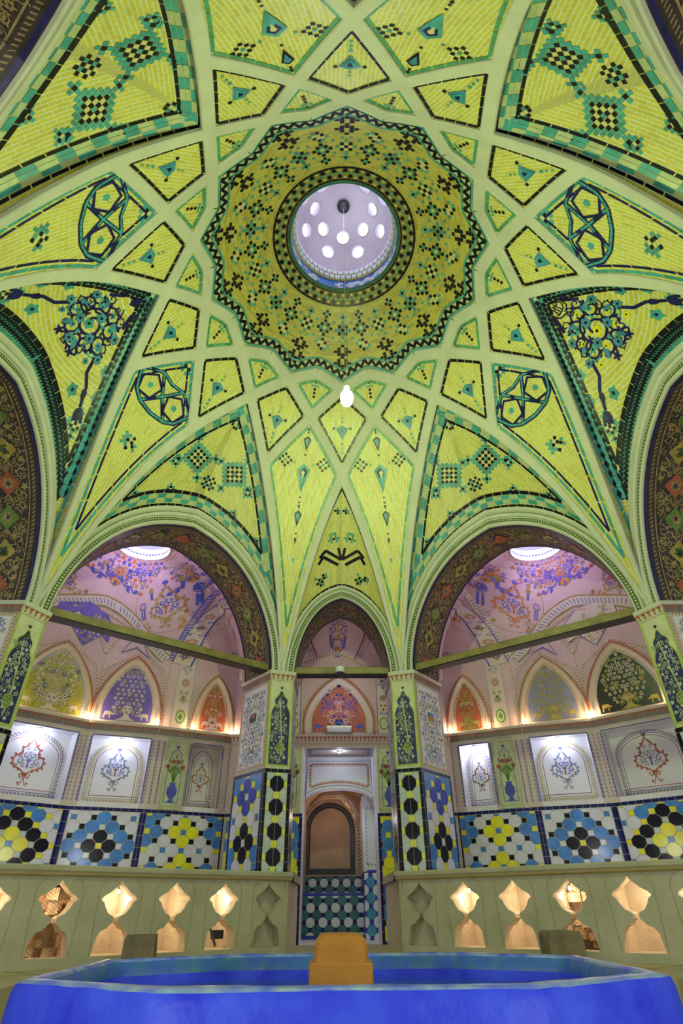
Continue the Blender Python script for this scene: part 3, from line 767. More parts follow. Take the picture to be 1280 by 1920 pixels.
# cupola above the oculus
mb = Mb()
def ringpts(r, z, n=64, cx=0, cy=.0): return [(cx+r*cos(2*pi*i/n), cy+r*sin(2*pi*i/n), z) for i in range(n)]
mb.rings([ringpts(.190, 1.930), ringpts(.191, 1.985)], 'sky_tile')
surf = lambda a, b_, h: ((.1905-h)*cos(a/.19), (.1905-h)*sin(a/.19), 1.93+b_)
cv = Cv(surf, mb)
R_ = random.Random(5)
for i in range(56):
    for r in range(3):
        cv.rect((i+.5*(r % 2))*.19*2*pi/56+.0006, .004+r*.012, (i+1+.5*(r % 2))*.19*2*pi/56-.0006, .015+r*.012, R_.choice(['sky_tile', 'white_tile', 'sky_tile', 'pale_tile']))
cv.stroke([(i*.19*2*pi/64, .043) for i in range(65)], .006, 'cobalt_tile')
mb.build('oculus_drum', ceiling)
mb = Mb()
for i in range(52):
    a = i*2*pi/52
    mb.box((.182*cos(a), .182*sin(a), 1.993), (.004, .0088, .0085), 'white_tile', a); mb.box((.1785*cos(a+.06), .1785*sin(a+.06), 2.016), (.004, .0088, .0100), 'white_plaster', a+.06)
mb.rings([ringpts(.189, 1.981), ringpts(.1855, 1.984), ringpts(.1855, 2.002), ringpts(.181, 2.004), ringpts(.181, 2.03)], 'ochre')
mb.build('brick_dentils', ceiling)
# cupola shell with round glazed holes
CZ = 2.022
def cup(x, y): r = min(.9999, sqrt(x*x+y*y)/.182); return CZ+.165*(1-r**2.3)**.6
holes = [(.108*cos(k*pi/4), .108*sin(k*pi/4)) for k in range(8)]+[(.152*cos((k+.5)*pi/4), .152*sin((k+.5)*pi/4)) for k in range(8)]
mb = Mb(); N1, N2 = 144, 50
def cpt(i, j): r = .182*sin(j/N2*pi/2); return (r*cos(2*pi*i/N1), r*sin(2*pi*i/N1))
def hframe(x, y):
    n_ = Vector((x, y, .11)).normalized(); a_ = Vector((-y, x, 0)).normalized(); b_ = n_.cross(a_); return Vector((x, y, cup(x, y))), n_, a_, b_
FR = [hframe(x, y) for x, y in holes]
for i in range(N1):
    for j in range(N2):
        q = [(x, y, cup(x, y)) for x, y in (cpt(i, j), cpt(i, j+1), cpt(i+1, j+1), cpt(i+1, j))]
        c = (Vector(q[0])+Vector(q[2]))/2
        if any((c-f[0]).length < .0255 for f in FR): continue
        mb.face(q, 'cupola_plaster')
mb.build('cupola', ceiling, smooth=True, weld=True)
HR = .0245
for k, (P, n_, a_, b_) in enumerate(FR):
    mb = Mb(); mg = Mb()
    def rg(r, h): return [tuple(P+a_*r*cos(2*pi*i/24)+b_*r*sin(2*pi*i/24)+n_*h) for i in range(24)]
    mb.rings([rg(.033, .003), rg(HR+.002, -.003), rg(HR, -.001), rg(HR, .022)], 'cupola_plaster')
    o = mb.build('window_%d' % (k+1), None, smooth=False, loc=tuple(P), kind='structure')
    mg.rings([rg(HR, .020), rg(HR*.55, .026), rg(HR*.12, .029)], 'day_glass'); mg.face(rg(HR*.12, .029), 'day_glass'); mg.build('pane', o, smooth=True)
light('cupola_daylight', (0, 0, 2.05), 9, (.60, .62, 1), .25)
# ---------------------------------------------------------------- great arches (part of the ceiling)
ADEP = .19
for bi, b in enumerate(BAYS):
    big = b.full > .3; I = b.I(16)
    Ex = [b.full*sin((-1+i/16)*pi/2) for i in range(33)]; E_ = [(x, b.E(x/b.full)) for x in Ex]
    mb = Mb(); nrm = (-b.n[0], -b.n[1])
    P0 = (b.n[0]*b.ap, b.n[1]*b.ap)
    surf = plane(P0, b.t, nrm); n = len(I)
    # front band between intrados and extrados, moulded
    def mix(k): return [(I[i][0]*(1-k)+E_[i][0]*k, I[i][1]*(1-k)+E_[i][1]*k) for i in range(n)]
    prof = [(0, 0), (0, .006), (.06, .010), (.12, .010), (.13, .006), (.44, .006), (.46, .012), (.60, .016), (.66, .010), (.70, .010), (.78, .018), (.95, .018), (1.0, .006), (1.0, -.02)]
    rows = [[surf(x, z, h) for x, z in mix(k)] for k, h in prof]
    for q in range(len(rows)-1):
        for i in range(n-1): mb.face([rows[q][i], rows[q][i+1], rows[q+1][i+1], rows[q+1][i]], 'rib_plaster')
    cv = Cv(surf, mb, h=.0066)
    chain(cv, mix(.285), .0125 if big else .012, 'dark_green', 'band_cream', .0105, 'check' if 0 else 'diamond')
    Cv(surf, mb, h=.0068).stroke(mix(.45), .0022, 'leaf_green'); Cv(surf, mb, h=.0108).stroke(mix(.68), .0030, 'leaf_green')
    mb.build('arch_moulding', ceiling)
    # soffit
    mb = Mb(); L = [0]
    for p, q in zip(I, I[1:]): L.append(L[-1]+sqrt((p[0]-q[0])**2+(p[1]-q[1])**2))
    T_ = L[-1]
    def at(a):
        a = max(0, min(T_, a)); i = max(k for k in range(n-1) if L[k] <= a+1e-9); f = (a-L[i])/(L[i+1]-L[i]); p, q = I[i], I[i+1]; d = unit(q[0]-p[0], q[1]-p[1]); return (p[0]+(q[0]-p[0])*f, p[1]+(q[1]-p[1])*f), (d[1], -d[0])
    def sof(a, b2, h): (x, z), nn_ = at(a); return b.pt(x+nn_[0]*h, z+nn_[1]*h, b2)
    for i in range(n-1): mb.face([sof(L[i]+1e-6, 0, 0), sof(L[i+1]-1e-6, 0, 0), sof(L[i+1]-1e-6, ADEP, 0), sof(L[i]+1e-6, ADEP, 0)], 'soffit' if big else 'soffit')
    cv = Cv(sof, mb)
    vis = bi in (0, 1, 2, 6, 7, 3, 5)
    if vis:
        st = T_/60
        for w0, m in ((.006, 'soffit_blue'), (ADEP-.006, 'soffit_blue'), (.034, 'soffit_gold'), (ADEP-.034, 'soffit_gold')): cv.stroke([(i*st, w0) for i in range(61)], .0035 if m == 'soffit_gold' else .008, m)
        for w0 in (.021, ADEP-.021): chain(cv, [(0, w0), (T_, w0)], .015, 'soffit', 'soffit_gold', .0125, 'wave')
        nm = 13 if big else 7; C2 = cv.up(.0010)
        florals(cv.up(.0001), lambda x, y: .036 < y < ADEP-.036 and .01 < x < T_-.01, .0, .036, T_, ADEP-.036, .027, 70+bi, ['soffit_gold', 'soffit_gold', 'soffit_blue', 'gold_paint'], [('soffit_gold', 'brick_red'), ('gold_paint', 'soffit_blue')], False, .16)
        for k in range(nm):
            a = (k+.5)*T_/nm; m = ('brick_red', 'gold_paint', 'leaf_green')[(k if k <= nm//2 else nm-1-k) % 3]; y = ADEP/2; s_ = .030
            if not big: s_ = .018
            C2.poly([(a-s_*1.25, y), (a-s_*.6, y+s_*.55), (a-s_*.3, y+s_*.9), (a, y+s_*1.15), (a+s_*.3, y+s_*.9), (a+s_*.6, y+s_*.55), (a+s_*1.25, y), (a+s_*.6, y-s_*.55), (a+s_*.3, y-s_*.9), (a, y-s_*1.15), (a-s_*.3, y-s_*.9), (a-s_*.6, y-s_*.55)], m)
            flower(C2.up(.0004), a, y, s_*.62, 'soffit_gold' if m != 'gold_paint' else 'dark_green', 'soffit_blue', 6)
            for sx in (-1, 1):
                for sy in (-1, 1): spiral(cv.up(.0004), a+sx*T_/nm*.34, y+sy*.040, .017, 'soffit_gold', 1+sx, sx*sy, 1.2, .16, 9, 'soffit_gold')
                spiral(cv.up(.0002), a+sx*T_/nm*.46, y, .014, 'soffit_gold', sx, sx, 1.1, .18, 8, 'soffit_gold')
    mb.build('arch_soffit', ceiling)

# ---------------------------------------------------------------- pillars
def pillar(j, sgn, label):
    """j: half-step index of the pillar, bays on either side"""
    th = (j+.5)*STEP*sgn; c = pol(1, th)
    bl = min(BAYS, key=lambda b: abs(((b.az-(th+STEP*.5 if 1 else 0))+pi) % (2*pi)-pi)+(0 if ((b.az-th+pi) % (2*pi)-pi) > 0 else 9))
    br = min(BAYS, key=lambda b: abs(((th-b.az)+pi) % (2*pi)-pi)+(0 if ((th-b.az+pi) % (2*pi)-pi) > 0 else 9))
    # end points of the adjoining arches' openings
    F1 = bl.pt(bl.hw, 0)[:2]; F2 = br.pt(-br.hw, 0)[:2]; G1 = bl.pt(bl.hw, 0, ADEP)[:2]; G2 = br.pt(-br.hw, 0, ADEP)[:2]
    t_ = empty('pillar', (c[0]*1.05, c[1]*1.05, .0605), label, 'pillar', None)
    poly = [F1, F2, G2, G1]
    mid = (sum(p[0] for p in poly)/4, sum(p[1] for p in poly)/4)
    def grow(k): return [(p[0]+unit(p[0]-mid[0], p[1]-mid[1])[0]*k, p[1]+unit(p[0]-mid[0], p[1]-mid[1])[1]*k) for p in poly]
    mb = Mb(); mb.prism(grow(.004), .0605, .372, 'grout')
    def faces(g_):
        q = grow(g_); out = []
        for a, b_ in ((0, 1), (3, 0), (1, 2)):
            A, B = q[a], q[b_]; d = (B[0]-A[0], B[1]-A[1]); l = sqrt(d[0]**2+d[1]**2); n_ = (d[1]/l, -d[0]/l)
            if (A[0]+B[0])/2*n_[0]+(A[1]+B[1])/2*n_[1]-(mid[0]*n_[0]+mid[1]*n_[1]) < 0: n_ = (-n_[0], -n_[1])
            out.append((plane(A, d, n_), l))
        return out
    fc = faces(.0045)
    for i, (sf, l) in enumerate(fc):
        cv = Cv(sf, mb, h=.0008)
        if i == 0:
            def fn(a, b_):
                if (a+b_) % 2: return 'black_tile' if a == 0 else 'pale_tile'
                return 'yellow_tile'
            octile(cv, .010, .05, l-.010, .360, l/2, .157, .034, fn)
            cv.up(.0016).rect(l/2-.0004, .05, l/2+.0004, .36, 'grout')
        else:
            def fn(a, b_):
                if (a+b_) % 2:
                    if abs(a)+abs(b_-4) == 1: return 'cobalt_tile'
                    if abs(a)+abs(b_) == 1: return 'black_tile'
                    return 'sky_tile' if (abs(a) >= 2 and (b_ > 3 or b_ < 0)) or b_ > 5 else 'white_tile'
                return 'white_tile' if (a == 0 and b_ in (4, 0)) else ('sky_tile' if abs(a) > 1 and b_ % 4 else 'yellow_tile')
            octile(cv, .010, .05, l-.010, .360, l/2+.001, .165, .036, fn, qy=.033)
        c2 = cv.up(.0005)
        for y0, y1 in ((.361, .3715),): c2.stroke([(0, (y0+y1)/2), (l, (y0+y1)/2)], y1-y0, 'navy_tile' if i else 'black_tile', dash=(.024, .0015))
        for x in (.005, l-.005): c2.stroke([(x, .04), (x, .36)], .0095, 'navy_tile' if i else 'black_tile', dash=(.034, .0015))
        c2.stroke([(0, .090), (l, .090)], .008, 'black_tile', dash=(.024, .0015))
    mb.build('tile_dado', t_)
    mb = Mb(); mb.prism(poly, .372, .672, 'pale_green'); fc = faces(0)
    sf, l = fc[0]; cv = Cv(sf, mb)
    # front: ogee panel of flowering branches
    cx = l/2; hw = .033
    og = [(hw, .386), (hw, .55), (hw*.88, .563), (hw*.62, .577), (hw*.60, .583), (hw*.70, .592), (hw*.62, .602), (hw*.3, .612), (.003, .628)]
    full = [(cx+x, z) for x, z in og]+[(cx-x, z) for x, z in og[::-1]]
    for sg in (-1, 1): cv.rect(cx+sg*.041-.0028, .376, cx+sg*.041+.0028, .668, 'lime')
    cv.poly([(cx+(x-cx)*1.09, z+(.004 if z > .5 else -.005)) for x, z in full], 'lime')
    cv.up(.0006).poly(full, 'soffit_blue'); c3 = cv.up(.0012).at(cx, 0)
    def ins(x, y): return abs(x) < (hw-.001 if y < .555 else (hw*.75 if y < .60 else hw*.3)) and .388 < y < .622
    florals(c3, ins, -hw, .388, hw, .625, .0150, 7+j, ['pale_green', 'pale_green', 'leaf_green'], [('band_cream', 'orange'), ('pale_green', 'brick_red')], False, .22)
    c3.stroke([(.004, .40), (.010, .44), (.004, .50), (.0, .55), (-.006, .60)], .0035, 'pale_green'); c3.disc(.004, .438, .0135, 'leaf_green', 12, .0175); c3.up(.0004).ring(.004, .438, .0135, .002, 'lime', 12, .0175)
    for q in range(5): c3.up(.0008).disc(.004+.006*cos(q*1.3), .438+.009*sin(q*1.3), .0021, 'band_cream', 6)
    for q in range(3): leaf(cv, cx, .636, pi/2+(q-1)*.5, .012, 'soffit_blue', .2)
    for sf, l in fc[1:]:
        cv = Cv(sf, mb); cv.rect(.003, .376, l-.003, .671, 'wall_plaster')
        for x in (.009, l-.009): chain(cv.up(.0005), [(x, .38), (x, .668)], .010, 'wall_plaster', 'brick_red', .010, 'wave')
        for z in (.384, .664): chain(cv.up(.0005), [(.015, z), (l-.015, z)], .010, 'wall_plaster', 'brick_red', .010, 'wave')
        cv.up(.0005).rect(.018, .392, l-.018, .656, 'white_plaster'); c3 = cv.up(.0011).at(l/2, 0)
        florals(c3, lambda x, y, l=l: abs(x) < l/2-.021 and .394 < y < .655 and not (abs(x) < .026 and abs(y-.585) < .03), -l/2, .394, l/2, .655, .019, 40+j, ['blue_paint', 'grey_blue', 'blue_paint'], [('grey_blue', 'olive'), ('olive', 'blue_paint')], True, .2)
        for y in (.59, .44):
            c3.stroke([(.0, y+.03), (.012, y+.015), (.022, y), (.012, y-.016), (0, y-.02), (-.012, y-.016), (-.022, y), (-.012, y+.015)], .002, 'grey_line', closed=True)
            for sg in (-1, 1): spiral(c3, sg*.009, y, .009, 'leaf_green', 1 if sg > 0 else 2, sg, 1.1, .3, 8, 'leaf_green')
    mb.build('painted_panel', t_)
    mb = Mb()
    def gr(k): return grow(k)
    P0_, P1_, P2_ = gr(.001), gr(.011), gr(.012)
    n = 4
    for A, z0, B, z1 in ((P0_, .668, P1_, .690), (P1_, .690, P2_, .690), (P2_, .690, P2_, .701), (P2_, .701, poly, .702)):
        for i in range(4): mb.face([(*A[i], z0), (*A[(i+1) % 4], z0), (*B[(i+1) % 4], z1), (*B[i], z1)], 'rib_plaster')
    mb.face([(*p, .702) for p in poly], 'rib_plaster')
    for i, (a, b_) in enumerate(((0, 1), (3, 0), (1, 2))):
        A, B = P0_[a], P0_[b_]; C_, D_ = P1_[a], P1_[b_]
        l = sqrt((A[0]-B[0])**2+(A[1]-B[1])**2); nn_ = unit((C_[0]+D_[0]-A[0]-B[0]), (C_[1]+D_[1]-A[1]-B[1]))
        def sf(u_, v, h, A=A, B=B, C_=C_, D_=D_, nn_=nn_, l=l):
            f = u_/l; k = (v-.668)/.022; x0 = A[0]+(B[0]-A[0])*f; y0 = A[1]+(B[1]-A[1])*f; x1 = C_[0]+(D_[0]-C_[0])*f; y1 = C_[1]+(D_[1]-C_[1])*f
            return (x0+(x1-x0)*k+nn_[0]*h*.8, y0+(y1-y0)*k+nn_[1]*h*.8, v-h*.5)
        drops(Cv(sf, mb, h=.0012), .001, l-.001, .689, .021, 'pale_green' if i == 0 else 'grey_line', 'brick_red', .0165)
    mb.build('capital', t_)
    return t_, fc
pA, fA = pillar(0, 1, 'tiled pillar left of the doorway, under the near end of the left tie beam')
pA2, fA2 = pillar(0, -1, 'tiled pillar right of the doorway, with a desert photo fixed to its side')
pillar(2, 1, 'pillar at the left edge of the picture carrying the left tie beam')
pillar(2, -1, 'pillar at the right edge of the picture carrying the right tie beam')
pA['label'] = 'tiled pillar left of the doorway, with a sunset photo fixed to its side'
# photo prints on the pillars' side faces
def photo(face, l, a0, a1, z0, z1, cols, label):
    mb = Mb(); cv = Cv(face, mb, h=.0035)
    t_ = empty('photo_print', face((a0+a1)/2, z0, .002), label, 'photo', None)
    P = [face(a0, z0, 0), face(a1, z0, 0), face(a1, z1, 0), face(a0, z1, 0)]; Q = [face(a0, z0, .0035), face(a1, z0, .0035), face(a1, z1, .0035), face(a0, z1, .0035)]
    mb.rings([P, Q], 'white_plastic'); mb.face(Q, 'white_plastic'); mb.build('mount', t_)
    mb = Mb(); cv = Cv(face, mb, h=.0042)
    def r(x, y): return (a0+.004+(a1-a0-.008)*x, z0+.004+(z1-z0-.008)*y)
    for pts, m, dh in cols: cv.up(dh).poly([r(*p) for p in pts], m)
    mb.build('print', t_)
lf, ll = fA[1] if abs(fA[1][0](0, 0, 0)[0]) > abs(fA[2][0](.1, 0, 0)[0]) or True else fA[2]
photo(lf, ll, .070, .118, .532, .572, [([(0, 0), (1, 0), (1, 1), (0, 1)], 'orange', 0), ([(0, .7), (1, .75), (1, 1), (0, 1)], 'violet', .0003), ([(0, 0), (1, 0), (1, .5), (.6, .55), (0, .3)], 'teal_dark', .0003), ([(0, 0), (.35, 0), (.3, .55), (.1, .8), (0, .8)], 'black_plastic', .0006), ([(.75, .4), (1, .35), (1, .8), (.8, .7)], 'black_plastic', .0006)], 'small print of a sunset sea view on the left pillar')
rf, rl = fA2[2]
photo(rf, rl, .070, .118, .532, .572, [([(0, 0), (1, 0), (1, 1), (0, 1)], 'sky_tile', 0), ([(0, 0), (1, 0), (1, .45), (0, .45)], 'ochre', .0003), ([(.1, .3), (.9, .3), (.9, .55), (.6, .6), (.55, .78), (.4, .78), (.35, .6), (.1, .55)], 'fountain', .0006)], 'small print of a brown desert building on the right pillar')

# ---------------------------------------------------------------- floor
def octo(ap, sc=1): return [pol(ap/cos(pi/8), 0)] and [(ap/cos(STEP*.5)*0, 0)] and [(x*sc, y*sc) for x, y in FPOLY]
FPOLY = [pol(1, (k+.5)*STEP) for k in (0, 2, 4, 6, 7, 9, 11, 13)]
mb = Mb()
inner = [(x*.665, y*.665) for x, y in FPOLY]; outer = [(x*3.4, y*3.4) for x, y in FPOLY]
ZL = -.155
def ip(P, z): return [(*p, z) for p in P]
mb.rings([ip(outer, -ZF), ip(inner, -ZF), ip(inner, ZL)], 'floor_stone'); mb.face(ip(inner, ZL), 'floor_stone')
cv = Cv(lambda a, b_, h: (a, b_, -ZF+h), mb, h=.0004)
for k in range(8):
    A, B = FPOLY[k], FPOLY[(k+1) % 8]
    for f in range(1, 5):
        x, y = A[0]+(B[0]-A[0])*f/5, A[1]+(B[1]-A[1])*f/5; cv.stroke([(x*.67, y*.67), (x*1.0, y*1.0)], .003, 'olive')
    cv.stroke([(A[0]*.84, A[1]*.84), (B[0]*.84, B[1]*.84)], .003, 'olive')
mb.build('floor', None, kind='structure')

# ---------------------------------------------------------------- outer walls
QL = [(-.30, 1.405), (-.452, 1.415), (-.728, 1.268), (-.975, 1.178), (-1.20, .96), (-1.38, .72), (-1.50, .25), (-1.50, -.7)]
ZD, ZN0, ZN1, ZC = .295, .312, .537, .585      # dado top, niche bottom, niche top, cornice top
def wall_canvas(P0, P1):
    d = unit(P1[0]-P0[0], P1[1]-P0[1]); n_ = (-d[1], d[0]); 
    if (P0[0]+P1[0])/2*n_[0]+((P0[1]+P1[1])/2)*n_[1] > 0: n_ = (-n_[0], -n_[1])
    l = sqrt((P0[0]-P1[0])**2+(P0[1]-P1[1])**2)
    return plane(P0, d, n_), l
def fnA(a, b_):
    d = abs(a)+abs(b_)
    if (a+b_) % 2: return {1: 'yellow_tile', 3: 'black_tile', 5: 'sky_tile' if b_ > 2 or b_ < -2 else 'white_tile'}.get(d, 'white_tile')
    return {0: 'sky_tile', 2: 'pale_tile', 4: 'yellow_tile', 6: 'yellow_tile' if b_ > 2 else 'sky_tile'}.get(d, 'yellow_tile')
def fnB(a, b_):
    d = abs(a)+abs(b_)
    if (a+b_) % 2:
        if abs(a) in (2, 1, 3) and b_ > 4-(abs(a) == 2): return 'yellow_tile'
        return {1: 'black_tile', 3: 'sky_tile', 5: 'sky_tile' if abs(b_) > 4 else 'white_tile'}.get(d, 'white_tile')
    return {0: 'yellow_tile', 2: 'white_tile', 4: 'black_tile', 6: 'sky_tile'}.get(d, 'black_tile')
def fnC(a, b_):
    if (a+b_) % 2:
        if abs(a)+abs(b_) == 1 or abs(a)+abs(b_+4) == 1: return 'yellow_tile'
        if abs(a) >= 3 and (b_ >= -1 or b_ < -3): return 'sky_tile'
        return 'white_tile'
    if a == 0: return 'sky_tile'
    if abs(a) == 4: return 'yellow_tile'
    return 'sky_tile' if (abs(a), b_) in ((2, -2),) else 'black_tile'
def dado(parent, P0, P1, fn, seed=0, q=.0340, cy=.175, sides=True, name='tile_dado'):
    sf, l = wall_canvas(P0, P1); mb = Mb(); cv = Cv(sf, mb, h=.0012)
    cv.rect(0, -ZF, l, ZD+.0005, 'grout')
    octile(cv.up(.0004), .012, .03, l-.012, .2835, l/2, cy, q, fn, qy=.0287)
    c2 = cv.up(.0010); c2.stroke([(0, .2895), (l, .2895)], .0105, 'navy_tile', dash=(.026, .0014))
    if sides:
        for x in (.0055, l-.0055): c2.stroke([(x, .03), (x, .283)], .0105, 'navy_tile', dash=(.036, .0014))
    mb.build(name, parent)
def niche(parent, sf, a0, a1, cols, band, meds, name='niche', dep=.05, lamp=False, lining='white_plaster'):
    """a recessed niche with reveals, back panel, painted arch and medallion"""
    mb = Mb(); z0, z1 = ZN0, ZN1; cv = Cv(sf, mb, h=-dep)
    for x in (a0-.0045, a1+.0045): Cv(sf, mb, h=.0016).stroke([(x, z0), (x, z1)], .003, 'blue_paint')
    Cv(sf, mb, h=.0016).stroke([(a0-.0045, z1+.003), (a1+.0045, z1+.003)], .003, 'blue_paint')
    for p in (((a0, z0), (a0, z1)), ((a1, z0), (a1, z1)), ((a0, z0), (a1, z0)), ((a0, z1), (a1, z1))):
        mb.face([sf(*p[0], 0), sf(*p[1], 0), sf(*p[1], -dep), sf(*p[0], -dep)], lining)
    cv.rect(a0, z0, a1, z1, lining); c = (a0+a1)/2; hw = (a1-a0)/2
    k = hw-.006; P = [(c+x, z) for x, z in round_arch(k, z0+.005, z1-.006-.085, .085)]
    c2 = cv.up(.0018); c2.poly(P, 'white_plaster')
    closed = P+[P[0]]
    chain(c2.up(.0006), offset(closed, -.006 if True else 0), .0095, 'wall_plaster', band, .013, 'wave')
    c2.up(.0006).stroke(offset(closed, -.0135), .002, band); c2.up(.0006).stroke(offset(closed, -.022), .0022, cols[3])
    medallion(c2.up(.0006).at(c, z0+.096), .090*(hw/.11)**.6, cols[0], cols[1], cols[2], cols[1])
    mb.build(name, parent)
def pier(cv, a0, a1, z0, z1, band, floral=False, seed=1):
    c = (a0+a1)/2; w_ = a1-a0
    if floral:
        P = [(a0+.005, z0+.006), (a0+.005, z1-.005), (a1-.005, z1-.005), (a1-.005, z0+.006), (a0+.005, z0+.006)]
        chain(cv.up(.0004), P, .008, 'band_cream', 'olive', .013, 'wave')
        hw = w_/2-.016; og = [(hw, z0+.02), (hw, z1-.07), (hw*.6, z1-.062), (hw*.8, z1-.05), (hw*.25, z1-.038), (0, z1-.03)]
        pts = [(c+x, z) for x, z in og]+[(c-x, z) for x, z in og[::-1]]
        cv.up(.0004).stroke(pts, .0024, 'blue_paint', closed=True); vase(cv.up(.0006).at(c, z0+.095), .15*w_/.085, 'blue_paint', 'leaf_green', 'brick_red')
        for k in range(5): leaf(cv.up(.0006), c, z1-.028, pi/2+(k-2)*.4, .011, 'blue_paint', .2)
    else:
        for x in (a0+.0065, a1-.0065): chain(cv.up(.0004), [(x, z0), (x, z1)], min(.009, w_*.36), 'wall_plaster', band, .013, 'wave')
def arch_panel(parent, sf, a0, a1, zt, ground, band, fig, seed, moul='wall_plaster', name='arch_panel'):
    """upper pointed niche: moulded frame, painted field and a figure of foliage"""
    mb = Mb(); c = (a0+a1)/2; hw = (a1-a0)/2; z0 = ZC+.001; zs = z0+.065
    def path(o): return [(c+x, z) for x, z in arch_path(hw-o, z0, zs, zt-o*1.15, 8, 2., .62, .32)]
    prof = [(0, .0, 'wall_plaster'), (.001, .012, 'wall_plaster'), (.010, .015, 'orange'), (.012, .012, 'wall_plaster'), (.021, .004, 'wall_plaster'), (.024, .003, 'wall_plaster')]
    rows = [[sf(x, z, h) for x, z in path(o)] for o, h, _ in prof]
    for q in range(len(rows)-1):
        for i in range(len(rows[0])-1): mb.face([rows[q][i], rows[q][i+1], rows[q+1][i+1], rows[q+1][i]], 'wall_plaster')
    Cv(sf, mb, h=.0150).stroke(path(.0005), .004, 'brick_red'); OUTB = [(c+x, z) for x, z in arch_path(hw+.006, z0, zs, zt+.008, 8, 2., .62, .32)]
    chain(Cv(sf, mb, h=.0010), OUTB, .0125, 'wall_plaster', 'brick_red' if seed % 2 else 'olive', .013, 'wave')
    F = path(.024); cv = Cv(sf, mb, h=.003); cv.poly(F, 'wall_plaster')
    Cv(sf, mb, h=.0152).stroke(path(.0055), .0022, 'brick_red' if seed % 2 else 'ochre'); Cv(sf, mb, h=.0135).stroke(path(.0105), .0016, 'violet' if seed % 2 else 'olive')
    chain(cv.up(.0006), path(.0285)+[path(.0285)[0]], .0085, 'wall_plaster', band, .011, 'wave' if seed % 2 else 'check')
    G = path(.035); G = [(x, max(z, z0+.010)) for x, z in G]; c2 = cv.up(.0012); c2.poly(G, ground)
    zt2 = zt-.045; c3 = c2.up(.0006); s_ = (zt2-z0)*.5
    def ins(x, y): 
        k = (y-z0-.03)/(zt2-z0-.03); return 0 < k < 1 and abs(x) < (hw-.045)*(.85*sqrt(max(0, 1-((k-.45)/.58)**2)))
    florals(c3.at(c, 0), ins, -hw, z0+.03, hw, zt2, .021, seed, fig, [(fig[0], fig[-1]), (fig[-1], ground)], True, .28)
    c3.poly([(c+x*s_, z0+.012+y*s_) for x, y in ((-.34, 0), (.34, 0), (.12, .1), (.07, .22), (.2, .34), (.12, .5), (-.12, .5), (-.2, .34), (-.07, .22), (-.12, .1))], fig[0])
    for k in range(5): leaf(c3, c, zt2-.004, pi/2+(k-2)*.5, .014, fig[0], .3)
    for sg in (-1, 1):      # small beasts facing the tree
        x = c+sg*(hw-.060); y = z0+.030
        c3.poly([(x+sg*p*.9, y+q) for p, q in ((-.018, .006), (-.010, .013), (.008, .013), (.015, .010), (.017, -.014), (.012, -.014), (.010, -.002), (-.006, -.001), (-.008, -.014), (-.013, -.014), (-.012, .001), (-.024, -.002), (-.024, .004))], fig[0])
    return mb.build(name, parent)
ALC = {}
